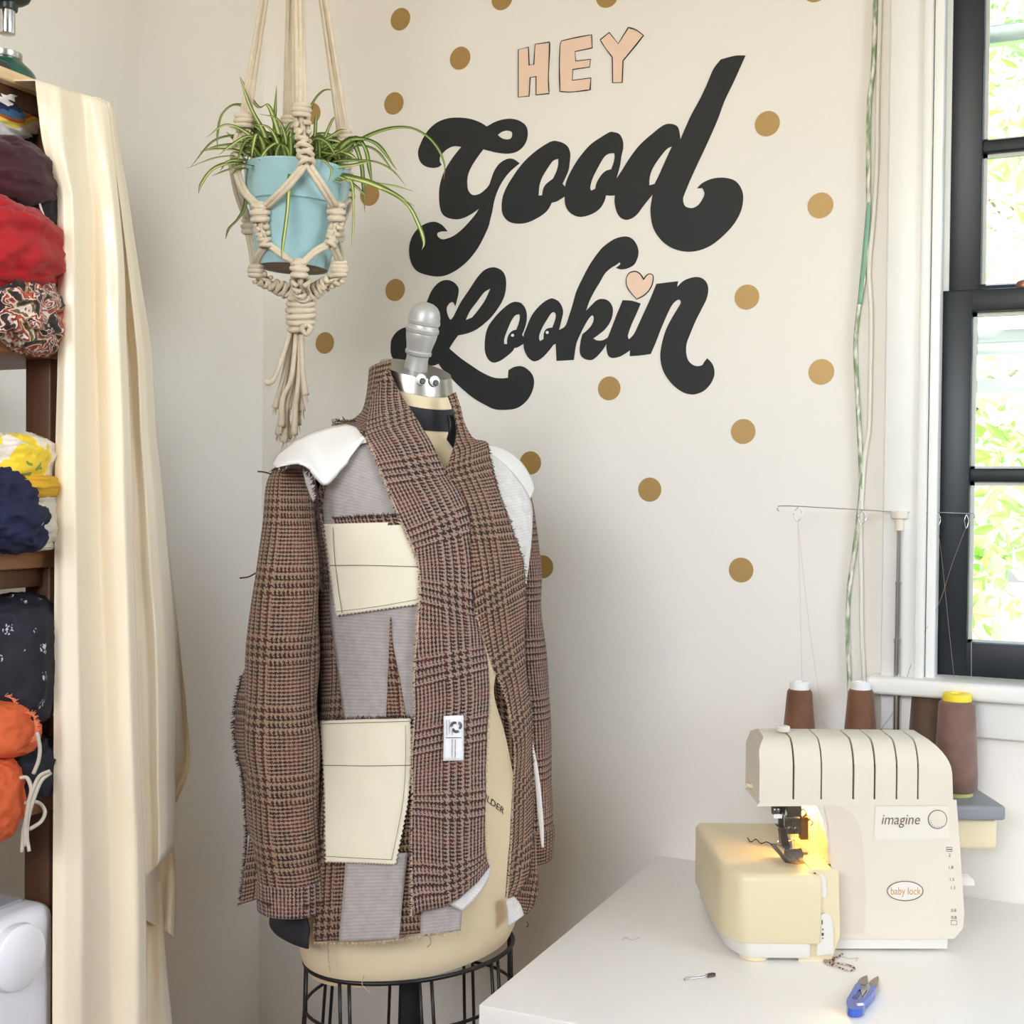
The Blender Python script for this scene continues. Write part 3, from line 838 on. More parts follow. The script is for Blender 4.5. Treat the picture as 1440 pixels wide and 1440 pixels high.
# ------------------------------------------------------------------ dress form
form = thing('dress_form', 'cream dress form with silver neck knob and black wire cage', 'dress form', (MAN[0], MAN[1], 0))
def body_ring_mesh(name, tb, zs, mat, parent, seg=72, n=2.15, tilt=0.0, z_t=1.40, off=0.0, capb=True):
    V, F = [], []
    for z in zs:
        a, b, cf = sect(tb, z)
        for k in range(seg):
            th = 2 * math.pi * k / seg
            c, s = math.cos(th), math.sin(th)
            l = (a + off) * math.copysign(abs(c) ** (2 / n), c); f = (b + off) * math.copysign(abs(s) ** (2 / n), s)
            zz = z + 0.09 * (l * math.cos(PHI) + f * math.sin(PHI)) * max(0, 1 - (z - 0.70) / 0.2) - tilt * f * min(1, max(0, (z - z_t) / 0.06))
            V.append(body(l, f + cf, zz))
    for i in range(len(zs) - 1):
        for k in range(seg):
            k2 = (k + 1) % seg
            F.append((i * seg + k, i * seg + k2, (i + 1) * seg + k2, (i + 1) * seg + k))
    F.append(tuple(range(seg - 1, -1, -1))); F.append(tuple((len(zs) - 1) * seg + k for k in range(seg)))
    o = mk(name, V, F, mat, parent); return smooth_by_angle(o, 50)
TILT = 0.36
zt = lambda y: 1.344 + (691 - y) / (FPX / MDEP)
ZCAP0, ZCAP1 = zt(549), zt(525)
body_ring_mesh('torso', T_TAB, [0.713, 0.716, 0.720, 0.726, 0.732] + list(np.linspace(0.742, ZCAP0, 60)), FORM, form, tilt=TILT, n=2.1)
body_ring_mesh('neck_band', T_TAB, [ZCAP0 + .0005, ZCAP0 + 0.0015, ZCAP1 - 0.0015, ZCAP1], STEEL, form, tilt=TILT, off=0.0012, n=2.0)
body_ring_mesh('choker_strap', T_TAB, list(np.linspace(zt(605), zt(567), 6)), BLACK_STRAP, form, tilt=TILT * 0.9, off=0.0016, n=2.0)
a_, b_, cf_ = sect(T_TAB, ZCAP1)
capc = body(0, cf_, ZCAP1)
AXN = Vector((FB[0] * TILT * 0.9, FB[1] * TILT * 0.9, 1)).normalized()
kn = lathe('knob', [(.0165, -.002), (.0160, .004), (.0148, .014), (.0152, .019), (.0178, .021), (.0182, .0245), (.0170, .0265), (.0180, .033), (.0205, .043), (.0214, .049), (.0210, .0505), (.0224, .052), (.0228, .056), (.0212, .0585), (.0206, .062), (.0222, .0635), (.0224, .067), (.0216, .0675), (.0210, .074), (.0190, .081), (.0150, .0865), (.0090, .090), (.0030, .0912)], capc, SILVER, form, axis=AXN, seg=40, ang=30)
# googly eyes on the band
EYEW = M('googly_eye_white', (245, 245, 245), rough=0.15, coat=0.6, var=0.0)
EYEB = M('googly_eye_pupil', (14, 13, 20), rough=0.2, var=0.0)
def surf_T(x, y, off=0.002): return cast([x], [y], T_TAB, off, 2.0)[0]
def surf_J(x, y, off=0.012): return cast([x], [y], J_TAB, off)[0]
for (ex, ey, px_, py_) in ((592, 533.5, 593, 536), (611, 536, 611.5, 538.5)):
    c = surf_T(ex, ey, 0.0016)
    nrm = Vector((FB[0] * 0.75 + vh[0] * 0.4, FB[1] * 0.75 + vh[1] * 0.4, -0.05)).normalized()
    V, F = lathe_geo([(.0072, -0.001), (.0075, .001), (.0066, .0026), (.0044, .0036), (.0015, .004)], c, nrm, 20)
    e = mk('googly_eye', V, F, EYEW, form, smooth=True)
    c2 = np.array(c) + np.array(nrm) * 0.0034 + AR * ((px_ - ex) / 1027) - AU * ((py_ - ey) / 1027)
    V, F = lathe_geo([(.0041, -0.0008), (.0041, .0004), (.0032, .0010)], c2, nrm, 16)
    mk('pupil', V, F, EYEB, e)
# strap end knot beside the neck
px_sheet('strap_end', [(630, 583, 1.665), (633, 600, 1.66), (628, 618, 1.665)], [(639, 584, 1.67), (643, 602, 1.665), (638, 632, 1.67)], BLACK_STRAP, form, nu=5, nv=14, thick=0.004, wrinkle=0.001)
# printed word on the front of the form
def on_form(u, v):
    ang = math.radians(38)
    x = 694 + (u * math.cos(ang) + v * math.sin(ang) * 0.35); y = 1130 + (u * math.sin(ang) - v * math.cos(ang) * 1.15)
    return cast([x], [y], T_TAB, 0.0008, 2.1)[0]
printed_text('printed_word', 'SHOULDER', lambda u, v: on_form(u - 14, v), 13.0, BLACK_METAL, form)
# bottom ring, cage, pole, base
def ring_path(a, b, z, n=64): return [body(a * math.cos(t), b * math.sin(t), z) for t in np.linspace(0, 2 * math.pi, n + 1)]
tube('cage_ring', ring_path(.152, .112, 0.715), 0.0030, BLACK_METAL, form, 6)
for (z, a, b) in ((0.652, .150, .118), (0.50, .160, .130), (0.34, .175, .145), (0.18, .195, .165)):
    tube('cage_ring', ring_path(a, b, z), 0.0023, BLACK_METAL, form, 6)
for k in range(8):
    t0 = 2 * math.pi * (k + 0.38) / 8
    for dt in (-0.055, 0.055):
        t = t0 + dt
        tube('cage_wire', [body(a * math.cos(t), b * math.sin(t), z) for (z, a, b) in ((0.714, .150, .110), (0.652, .150, .118), (0.50, .160, .130), (0.34, .175, .145), (0.18, .195, .165))], 0.0023, BLACK_METAL, form, 6)
fr_man = frame_of((MAN[0], MAN[1], 0), (rh[0], rh[1], 0), (-vh[0], -vh[1], 0), (0, 0, 1))
box('pole', (-0.0135, -0.0135, 0.10), (0.0135, 0.0135, 0.71), M('black_pole_enamel', (16, 18, 26), rough=0.3), form, 0.002, frame=fr_man)
for k in range(5):
    t = 2 * math.pi * k / 5 + 0.3
    e = body(0.24 * math.cos(t), 0.24 * math.sin(t), 0.055)
    tube('base_leg', [body(0, 0, 0.13), body(0.12 * math.cos(t), 0.12 * math.sin(t), 0.10), e], 0.011, BLACK_METAL, form, 8)
    V, F = lathe_geo([(.010, -.012), (.026, -.010), (.028, -.004), (.028, .004), (.026, .010), (.010, .012)], (e[0], e[1], 0.028), (-math.sin(t), math.cos(t), 0), 16)
    mk('caster', V, F, BLACK_METAL, form, smooth=True)

# ------------------------------------------------------------------ jacket, inside out and unfinished
jk = thing('tweed_jacket', 'unfinished brown glen check tweed jacket worn inside out on the dress form', 'jacket', (MAN[0], MAN[1], 0.74))
# back, from side seam to side seam
def back_panel(name, mat, z0, z1, off, th0, th1, thick=0.003, flare=0.0):
    nu, nv = 60, 50
    P = np.zeros((nv, nu, 3))
    for j, z in enumerate(np.linspace(z1, z0, nv)):
        a, b, cf = sect(J_TAB, z)
        for i, th in enumerate(np.linspace(th0 + 0.35 * min(1, max(0, (z - 0.80) / 0.08)), th1 - 0.45 * (1 - min(1, max(0, (z - 0.84) / 0.12))), nu)):
            c, s = math.cos(th), math.sin(th)
            P[j, i] = body((a + off) * math.copysign(abs(c) ** 0.9, c), (b * (1.0 if s > 0 else 0.86) + off) * math.copysign(abs(s) ** 0.9, s) + cf, z)
    tw = body(0, -1, 1) - body(0, 0, 1)
    return grid_sheet(name, P, mat, jk, thick, toward=tw, wrinkle=0.002, seed=3)
back_panel('back_panel', CHARCOAL, 0.775, 1.365, 0.001, math.pi * 0.90, math.pi * 2.02)
# left front: tweed shell, interfacing, welt, pocket bags
panel('front_panel', [(452, 640), (448, 740), (447, 850), (449, 1000), (444, 1150), (440, 1250), (440, 1325)], [(560, 640), (600, 740), (620, 850), (615, 1000), (600, 1150), (598, 1250), (596, 1312)], TWEED, jk, 0.0, 30, 90, wrinkle=0.001)
panel('interfacing', [(507, 612), (470, 655), (456, 695), (456, 735), (462, 800), (464, 865), (474, 940), (484, 1012)], [(548, 640), (560, 672), (575, 715), (600, 740), (604, 800), (606, 865), (600, 940), (592, 1012)], GREYIF, jk, 0.0035, 26, 70, thick=0.0015, wrinkle=0.0008)
panel('interfacing', [(487, 1200), (482, 1260), (476, 1325)], [(574, 1200), (567, 1260), (561, 1321)], GREYIF, jk, 0.0035, 16, 30, thick=0.0015, wrinkle=0.001)
panel('interfacing', [(592, 1236), (592, 1280), (591, 1318)], [(652, 1240), (650, 1275), (648, 1309)], GREYIF, jk, 0.0015, 12, 16, thick=0.0015)
panel('interfacing', [(676, 1205), (664, 1240), (640, 1262), (628, 1270)], [(692, 1214), (686, 1238), (668, 1264), (650, 1281)], PALEIF, jk, 0.007, 8, 16, thick=0.0012)
panel('front_dart', [(548, 868), (547, 910), (545, 960), (543, 1008)], [(550, 868), (552, 905), (561, 950), (571, 1008)], TWEED, jk, 0.006, 8, 30, thick=0.0012)
panel('pocket_welt', [(469, 727), (470, 734), (476, 742)], [(562, 722), (564, 728), (566, 738)], TWEED_R, jk, 0.009, 20, 6, thick=0.003, wrinkle=0.001)
pk1 = panel('pocket_bag', [(455, 737), (459, 770), (465, 815), (472, 866)], [(600, 733), (602, 765), (604, 810), (602, 848)], CREAM_COTTON, jk, 0.0095, 49, 41, thick=0.0016, pink='LB', wrinkle=0.0011, seed=5)
pk2 = panel('pocket_bag', [(449, 1013), (452, 1050), (455, 1110), (458, 1212)], [(577, 1010), (579, 1055), (574, 1125), (556, 1216)], CREAM_COTTON, jk, 0.0085, 47, 61, thick=0.0016, pink='LBR', wrinkle=0.0018, seed=9)
def stitch(pts, off, parent, r=0.0004, mat=SEAM):
    P = resample(pts, 40)
    return tube('stitch_line', cast(P[:, 0], P[:, 1], J_TAB, off), r, mat, parent, 4)
stitch([(463, 795), (520, 795), (592, 797)], 0.0112, pk1)
stitch([(468, 742), (470, 780), (476, 830), (481, 862)], 0.0112, pk1)
stitch([(473, 860), (530, 853), (592, 842)], 0.0112, pk1, 0.00025)
stitch([(452, 1076), (515, 1077), (578, 1076)], 0.0104, pk2)
stitch([(452, 1018), (515, 1016), (576, 1014)], 0.0104, pk2, 0.0003)
stitch([(570, 1020), (570, 1075), (566, 1130), (551, 1208)], 0.0104, pk2, 0.0003)
stitch([(457, 1204), (510, 1207), (552, 1209)], 0.0104, pk2, 0.0003)
# right front lining and its shoulder pad
panel('interfacing', [(688, 636), (699, 681), (711, 718), (722, 748), (733, 790), (734, 830)], [(702, 646), (724, 668), (740, 690), (749, 715), (748, 760), (741, 820)], PALEIF, jk, 0.002, 12, 40, thick=0.0015, wrinkle=0.001)
px_sheet('shoulder_pad', [(686, 626, 1.715), (700, 628, 1.74), (713, 633, 1.76), (726, 642, 1.775), (741, 660, 1.785), (751, 684, 1.79), (748, 697, 1.79)], [(686, 642, 1.68), (701, 646, 1.70), (712, 655, 1.715), (722, 665, 1.725), (733, 682, 1.735), (741, 695, 1.745), (745, 702, 1.755)], WHITE_PAD, jk, 10, 30, thick=0.007, bulge=0.006)
# sleeves
def sleeve(name, rows, depth_r, mat, parent, n=44, thick=0.003, wr=0.0025, seed=0, uvs=0.0, sub=4):
    """rows (x, y, half width px, depth)"""
    R_ = np.array(catmull(rows, sub))
    P = np.zeros((len(R_), n, 3))
    for j, (x, y, hw, d) in enumerate(R_):
        c = pix(x, y, d); w = hw * d / FPX
        for i in range(n):
            th = 2 * math.pi * i / (n - 1) + math.pi * 0.5
            rr = 1 + 0.10 * noise.noise(Vector((math.cos(th) * 1.2 + seed, math.sin(th) * 1.2, y / 90)))* (wr / 0.0025)
            q = c.copy()
            q[:2] += rh * (w * math.cos(th) * rr) - vh * (min(depth_r, w * 1.15) * math.sin(th) * rr)
            P[j, i] = q
    return tube_sheet(name, P, mat, parent, thick, uvs)
def tube_sheet(name, P, mat, parent, thick, u0=0.0):
    nv, nu = P.shape[:2]
    C = P.mean(1, keepdims=True)
    N = P - C; N /= np.linalg.norm(N, axis=2, keepdims=True) + 1e-12
    In = P - N * thick
    U = np.zeros((nv, nu)); U[:, 1:] = np.cumsum(np.linalg.norm(np.diff(P, axis=1), axis=2), 1)
    U = U.mean(0, keepdims=True) * np.ones((nv, 1)) + u0
    Vv = np.r_[0, np.cumsum(np.linalg.norm(np.diff(P.mean(1), axis=0), axis=1))][:, None] * np.ones((1, nu))
    uv = np.stack([U.ravel(), -Vv.ravel()], 1)
    n = nv * nu; F = []
    for j in range(nv - 1):
        for i in range(nu - 1):
            a, b, c, d = j * nu + i, (j + 1) * nu + i, (j + 1) * nu + i + 1, j * nu + i + 1
            F.append((a, b, c, d)); F.append((n + a, n + d, n + c, n + b))
    for i in range(nu - 1):
        a, b = (nv - 1) * nu + i, (nv - 1) * nu + i + 1
        F.append((a, n + a, n + b, b)); F.append((i, i + 1, n + i + 1, n + i))
    return mk(name, np.vstack([P.reshape(-1, 3), In.reshape(-1, 3)]), F, mat, parent, smooth=True, uvs=np.vstack([uv, uv]))
sv = sleeve('sleeve', [(409, 648, 10, 1.625), (405, 660, 20, 1.62), (407, 685, 32, 1.612), (407, 740, 37, 1.605), (404, 800, 44, 1.60), (401, 850, 48, 1.60), (397, 923, 50, 1.60), (395, 985, 51, 1.60), (396, 1040, 52, 1.60), (399, 1090, 51, 1.60), (402, 1150, 51, 1.60), (409, 1203, 50, 1.60), (413, 1240, 50, 1.60), (413, 1270, 50, 1.60)], 0.052, TWEED, jk, seed=2)
sleeve('cuff_hem', [(413, 1231, 51, 1.60), (413, 1250, 51.5, 1.60), (413, 1274, 50.5, 1.60)], 0.0535, TWEED_R, sv, seed=2, thick=0.0022)
px_sheet('seam_allowance', [(352, 925, 1.625), (341, 950, 1.63), (332, 985, 1.635), (329, 1022, 1.64), (333, 1060, 1.64), (341, 1092, 1.635), (345, 1150, 1.63), (347, 1175, 1.63)], [(354, 925, 1.61), (352, 950, 1.61), (350, 985, 1.61), (349, 1022, 1.61), (350, 1060, 1.61), (354, 1092, 1.61), (358, 1150, 1.61), (360, 1175, 1.61)], TWEED, sv, 6, 40, thick=0.0025, wrinkle=0.0018, seed=4)
px_sheet('cuff_vent', [(354, 1150, 1.605), (350, 1185, 1.61), (343, 1225, 1.615), (338, 1272, 1.615)], [(374, 1150, 1.60), (370, 1185, 1.60), (366, 1225, 1.60), (364, 1264, 1.60)], TWEED, sv, 6, 30, thick=0.0025, wrinkle=0.002, seed=6)
sv2 = sleeve('sleeve', [(729, 682, 12, 1.845), (728, 712, 22, 1.85), (727, 770, 30, 1.86), (728, 810, 34, 1.86), (727, 860, 36, 1.86), (729, 920, 40, 1.86), (732, 986, 42, 1.86), (735, 1048, 41, 1.86), (735, 1100, 41, 1.86), (737, 1160, 40, 1.86), (738, 1203, 40, 1.86)], 0.045, TWEED_R, jk, seed=11)
sleeve('cuff_hem', [(738, 1160, 40.5, 1.86), (738, 1180, 41.5, 1.86), (738, 1205, 40.5, 1.86)], 0.047, TWEED, sv2, seed=11, thick=0.002)
px_sheet('lining_edge', [(748, 1046, 1.74), (752, 1090, 1.75), (757, 1150, 1.76), (762, 1192, 1.765)], [(750, 1046, 1.742), (758, 1090, 1.752), (764, 1150, 1.762), (765, 1192, 1.767)], WHITE_PAD, jk, 3, 24, thick=0.001)
# left shoulder pad
px_sheet('shoulder_pad', [(383, 653, 1.615), (391, 639, 1.62), (414, 620, 1.63), (437, 608, 1.635), (466, 599, 1.64), (487, 596, 1.64), (500, 600, 1.635), (514, 615, 1.625)], [(392, 660, 1.56), (405, 650, 1.555), (421, 648, 1.552), (440, 657, 1.55), (458, 680, 1.555), (474, 662, 1.56), (490, 646, 1.57), (513, 617, 1.60)], WHITE_PAD, jk, 14, 50, thick=0.006, bulge=0.012, smooth=False)
px_sheet('pad_tail', [(424, 652, 1.553), (430, 680, 1.552), (440, 706, 1.552)], [(440, 658, 1.553), (444, 680, 1.552), (448, 702, 1.552)], GREYIF, jk, 5, 14, thick=0.002)
# facings with shawl collar
FL = [(543, 519), (533, 541), (522, 562), (516, 590), (514, 614), (528, 641), (541, 677), (560, 722), (576, 758), (589, 795), (591, 831), (589, 861), (583, 944), (584, 996), (580, 1059), (580, 1111), (580, 1153), (579, 1220), (579, 1288)]
FR = [(545, 519), (556, 540), (566, 558), (577, 575), (587, 591), (609, 626), (628, 664), (648, 690), (662, 725), (664, 789), (666, 852), (672, 875), (684, 920), (689, 973), (686, 1036), (683, 1100), (682, 1153), (684, 1200), (689, 1219)]
nuF, nvF = 34, 130
def equal_rows(L, R_, nv):
    s = np.linspace(0, len(L) - 1, nv)
    La, Ra = np.array(catmull(L, 8)), np.array(catmull(R_, 8))
    t = s * 8
    f = lambda A: np.stack([np.interp(t, np.arange(len(A)), A[:, k]) for k in range(2)], 1)
    return f(La), f(Ra)
def facing(name, L, R_, off, mat, uv0, seed, bottom=None, off_in=None):
    La, Ra = equal_rows(L, R_, nvF)
    s = np.linspace(0, 1, nuF)[None, :, None]
    Gd = La[:, None] * (1 - s) + Ra[:, None] * s
    if bottom is not None:          # curved hem: pull last rows to a curve
        w = np.clip((np.arange(nvF) - (nvF - 26)) / 25.0, 0, 1)[:, None] ** 1.2
        hem = np.interp(np.linspace(0, 1, nuF), [b[0] for b in bottom], [b[1] for b in bottom])[None]
        Gd[..., 1] = Gd[..., 1] * (1 - w) + (Gd[..., 1] + (hem - Gd[-1, :, 1][None])) * w
    P = cast(Gd[..., 0].ravel(), Gd[..., 1].ravel(), J_TAB, off).reshape(nvF, nuF, 3)
    return grid_sheet(name, P, mat, jk, 0.003, uv0, 0.0016, 12.0, seed)
lf = facing('front_facing', FL, FR, 0.012, TWEED_R, (0.01, 0.02), 1, bottom=[(0, 1288), (0.15, 1281), (0.4, 1276), (0.62, 1263), (0.85, 1240), (1, 1219)])
RL = [(631, 556), (637, 574), (642, 596), (642, 616), (635, 640), (628, 664), (648, 690), (662, 725), (664, 789), (668, 852), (676, 885), (694, 940), (709, 970), (719, 1015), (725, 1060), (722, 1115), (719, 1187), (715, 1240), (713, 1264)]
RR = [(641, 551), (648, 573), (653, 594), (666, 616), (685, 622), (690, 645), (698, 681), (711, 718), (734, 781), (738, 810), (740, 852), (739, 905), (741, 944), (746, 986), (749, 1027), (748, 1080), (750, 1153), (745, 1225), (728, 1258)]
rf = facing('front_facing', RL, RR, 0.015, TWEED, (0.03, 0.05), 2)
# collar round the back of the neck
nu, nv = 40, 12
P = np.zeros((nv, nu, 3))
for j, s in enumerate(np.linspace(0, 1, nv)):
    for i, th in enumerate(np.linspace(math.pi * 0.86, math.pi * 1.90, nu)):
        e = i / (nu - 1)
        zt_, zb_ = 1.512 - 0.030 * e, 1.425 + 0.045 * e ** 2
        z = zt_ + (zb_ - zt_) * s
        a, b, cf = sect(J_TAB, z)
        P[j, i] = body((a + 0.007) * math.cos(th), (b + 0.007) * math.sin(th) + cf, z)
grid_sheet('back_collar', P, TWEED, jk, 0.003, toward=(-FB[0], -FB[1], 0.3))
panel('shoulder_yoke', [(521, 566), (495, 590), (468, 595), (469, 600)], [(530, 580), (520, 600), (512, 606), (510, 610)], TWEED, jk, 0.008, 10, 14, thick=0.003)
# hem bits below the right facing
px_sheet('hem_corner', [(744, 1175, 1.735), (741, 1225, 1.73), (728, 1250, 1.72), (724, 1262, 1.72), (736, 1284, 1.72)], [(753, 1175, 1.75), (756, 1222, 1.75), (757, 1245, 1.75), (756, 1266, 1.75), (742, 1286, 1.74)], TWEED, jk, 6, 24, thick=0.0025)
px_sheet('hem_corner', [(712, 1266, 1.69), (714, 1282, 1.69), (715, 1304, 1.69)], [(723, 1260, 1.705), (732, 1272, 1.705), (737, 1287, 1.705)], PALEIF, jk, 5, 10, thick=0.0015)
# woven label with swirl mark
lb = panel('woven_label', [(624, 1007), (624, 1038), (623.5, 1070)], [(652, 1006), (652, 1038), (652, 1069.5)], M('white_satin_label', (240, 240, 242), rough=0.5, var=0.01), jk, 0.0165, 6, 12, thick=0.0012)
LBLK = M('label_print', (24, 24, 40), rough=0.6, var=0.05)
def lab3(x, y): return cast([x], [y], J_TAB, 0.0181)[0]
geos = []
def stroke(pts, w):
    sp = resample(pts, 12); V = []; F = []
    for i in range(len(sp)):
        a, b = sp[max(0, i - 1)], sp[min(len(sp) - 1, i + 1)]
        t = (b - a) / (np.linalg.norm(b - a) + 1e-9); nr = np.array([-t[1], t[0]])
        ww = w * (0.55 + 0.45 * math.sin(math.pi * (0.15 + 0.7 * i / (len(sp) - 1))))
        V += [lab3(*(sp[i] + nr * ww / 2)), lab3(*(sp[i] - nr * ww / 2))]
    for i in range(len(sp) - 1): F.append((2 * i, 2 * i + 1, 2 * i + 3, 2 * i + 2))
    return V, F
for k in range(3):
    a0 = math.radians(120 * k - 75)
    for rr, w in ((6.7, 0.75), (5.3, 1.25), (3.6, 1.2)):
        pts = []
        for u in np.linspace(0, 1, 6):
            a = a0 + u * math.radians(125)
            r_ = rr * (1 - 0.30 * u * u) + 0.6
            pts.append((641.6 + 1.6 * math.cos(a0 + 1.0) + r_ * math.cos(a) * 1.0, 1022 + 1.6 * math.sin(a0 + 1.0) + r_ * math.sin(a) * 1.0))
        geos.append(stroke(pts, w))
geos.append(stroke([(626.5, 1037.4), (638, 1037.3), (649, 1037.3)], 0.9))
rg = random.Random(3)
for (cx_, y0, y1, w) in ((628.2, 1013, 1034, 1.2), (631.8, 1013, 1031, 1.2), (635.8, 1028, 1033, 1.2), (635.8, 1040, 1065, 1.7), (640.2, 1040, 1065, 1.7)):
    y = y0
    while y < y1:                                 # print too small to read: rows of tiny marks
        h = rg.uniform(0.7, 1.5)
        geos.append(stroke([(cx_ - w / 2, y), (cx_ + w / 2, y)], 0.55)); geos.append(stroke([(cx_ + rg.choice((-1, 1)) * w / 2.6, y), (cx_ + rg.choice((-1, 1)) * w / 2.6, y + h)], 0.45))
        y += h + rg.uniform(0.25, 1.0)
V, F = join_geo(geos)
mk('printed_marks', V, F, LBLK, lb)
# frayed edges and loose threads
fringe('frayed_edge', FL[4:], jk, lambda x, y: surf_J(x, y, 0.012), 4, 0.8, (-1, 0.2), 1, THREAD_L)
fringe('frayed_edge', FL[4:], jk, lambda x, y: surf_J(x, y, 0.011), 3.5, 0.7, (-1, 0.3), 2)
fringe('frayed_edge', RR[4:], jk, lambda x, y: surf_J(x, y, 0.015), 4, 0.5, (1, 0.1), 3)
fringe('frayed_edge', RL[9:], jk, lambda x, y: surf_J(x, y, 0.015), 3.5, 0.7, (-1, 0.4), 4, THREAD_L)
fringe('frayed_edge', FR[11:], jk, lambda x, y: surf_J(x, y, 0.012), 3, 0.6, (1, 0.1), 14, THREAD_L)
fringe('frayed_edge', [(384, 660), (400, 656), (420, 654), (436, 664), (446, 690), (447, 730)], jk, lambda x, y: pix(x, y, 1.552), 7, 2.2, (-0.5, 0.9), 5)
fringe('frayed_edge', [(447, 690), (447, 740), (449, 790), (450, 830)], jk, lambda x, y: pix(x, y, 1.565), 7, 1.2, (0.8, 0.6), 15)
fringe('frayed_edge', [(341, 950), (332, 985), (329, 1022), (333, 1060), (341, 1092), (347, 1175), (343, 1225), (338, 1272)], jk, lambda x, y: pix(x, y, 1.628), 5, 1.2, (-1, 0.2), 6)
fringe('frayed_edge', [(363, 1266), (390, 1273), (430, 1273), (462, 1266)], jk, lambda x, y: pix(x, y, 1.553), 4, 0.9, (0, 1), 7)
fringe('frayed_edge', [(440, 1325), (500, 1326), (560, 1321), (600, 1314), (648, 1309)], jk, lambda x, y: surf_J(x, y, 0.004), 5, 0.7, (0, 1), 8, THREAD_L)
fringe('frayed_edge', [(449, 1013), (510, 1010), (577, 1009)], jk, lambda x, y: surf_J(x, y, 0.011), 5, 0.9, (0, -1), 9)
fringe('frayed_edge', [(468, 729), (520, 726), (562, 724)], jk, lambda x, y: surf_J(x, y, 0.013), 4, 0.9, (-0.2, -1), 10)
fringe('frayed_edge', [(468, 594), (480, 592), (500, 592)], jk, lambda x, y: surf_J(x, y, 0.012), 6, 1.2, (-0.7, -0.6), 11)
def loose(pts, depth, mat, r=0.0006):
    return tube('loose_thread', catmull([pix(x, y, depth) for x, y in pts], 6), r, mat, jk, 4)
loose([(382, 667), (372, 664), (362, 663)], 1.60, THREAD_D, 0.0009)
loose([(361, 805), (350, 811), (337, 813)], 1.60, THREAD_D, 0.0009)
loose([(497, 985), (502, 995), (508, 1008)], 1.60, THREAD_L)
loose([(461, 1325), (462, 1345), (464, 1366)], 1.60, THREAD_L, 0.001)
loose([(512, 1372), (509, 1384), (516, 1392), (521, 1398)], 1.60, THREAD_L)
loose([(580, 1268), (584, 1290), (578, 1305), (566, 1318), (550, 1320), (538, 1316)], 1.59, THREAD_L)
loose([(604, 1316), (606, 1326), (601, 1332)], 1.62, THREAD_L)
loose([(530, 1308), (533, 1311), (535, 1313)], 1.59, M('red_thread', (150, 40, 50), rough=0.8), 0.0012)
loose([(741, 1296), (743, 1301), (740, 1304)], 1.72, THREAD_D)
loose([(718, 1027), (722, 1034), (724, 1030)], 1.66, THREAD_L)

# ------------------------------------------------------------------ white sewing table
TZ = 0.74
TABLE_W = M('white_laminate', (248, 248, 246), rough=0.32, var=0.008, scale=6)
TX0, TX1, TY0, TY1 = -0.646, 1.70, 1.339, DW - 0.002  # unseen right end lengthened to block low light from the right window
tb_ = thing('sewing_table', 'white laminate sewing table pushed against the lettered wall', 'table', (0.52, 1.68, 0))
box('table_top', (TX0, TY0, TZ - 0.05), (TX1, TY1, TZ), TABLE_W, tb_, 0.0015)
for lx in (TX0 + 0.035, TX1 - 0.085):
    for ly in (TY0 + 0.035, TY1 - 0.085):
        box('table_leg', (lx, ly, 0), (lx + 0.05, ly + 0.05, TZ - 0.05), TABLE_W, tb_, 0.002)

# ------------------------------------------------------------------ overlock machine
fh = np.array([_f[0], _f[1], 0]); fh /= np.linalg.norm(fh)
FM = frame_of((0, 0, TZ), _r, fh, (0, 0, 1))
def mw(lat, dep, h): return np.array([0, 0, TZ]) + _r * lat + fh * dep + np.array([0, 0, h])
def mp(x, y, d):                      # pixel at planar depth d -> (lat, h)
    p = pix(x, y, 1.0) - CAM
    k = d / (p @ fh)
    q = CAM + p * k
    return float(q @ _r), float(q[2] - TZ)
def mpx(x, y, d):
    l, h = mp(x, y, d); return mw(l, d, h)
D0 = 1.673
MBODY = M('overlock_ivory_plastic', (224, 216, 200), rough=0.38, var=0.008, scale=8)
MCREAM = M('overlock_cream_plastic', (230, 216, 180), rough=0.35, var=0.01, scale=8)
MWHITE = M('overlock_white_plastic', (226, 223, 216), rough=0.35, var=0.008)
MDARK = M('groove_dark', (70, 55, 48), rough=0.7)
MPRINT = M('brown_print', (112, 90, 74), rough=0.6)
MGREY = M('grey_print', (84, 80, 80), rough=0.6)
MGOLD = M('gold_print', (200, 146, 66), rough=0.5)
CHROME = M('chrome', (205, 205, 208), rough=0.15, metal=1.0, var=0.02)
DSTEEL = M('dark_steel', (120, 112, 108), rough=0.3, metal=1.0, var=0.06)
base = mw(0.45, 1.75, 0)
ov = thing('overlock_machine', 'cream four thread overlock machine with lit needle area on the white table', 'overlock machine', base)
def mprism(name, pts2, d0, d1, mat, parent, bevel=0.0, seg=3, pxd=None):
    """outline (lat, h) extruded over depth"""
    V, F = prism_geo([pts2], lambda a, b: mw(a, d0, b), fh * (d1 - d0))
    bm = bmesh.new()
    bv = [bm.verts.new([float(c) for c in v]) for v in V]
    for f in F:
        try: bm.faces.new([bv[i] for i in f])
        except ValueError: pass
    bmesh.ops.remove_doubles(bm, verts=bm.verts[:], dist=1e-6)
    bmesh.ops.dissolve_limit(bm, angle_limit=0.01, verts=bm.verts[:], edges=bm.edges[:])
    if bevel:
        es = [e for e in bm.edges if e.is_manifold and e.calc_face_angle(0) > 0.6]
        bmesh.ops.bevel(bm, geom=es, offset=bevel, segments=seg, affect='EDGES', profile=0.5)
    o = from_bm(name, bm, mat, parent)
    return smooth_by_angle(o, 35)
def pp(pts, d): return [mp(x, y, d) for x, y in pts]
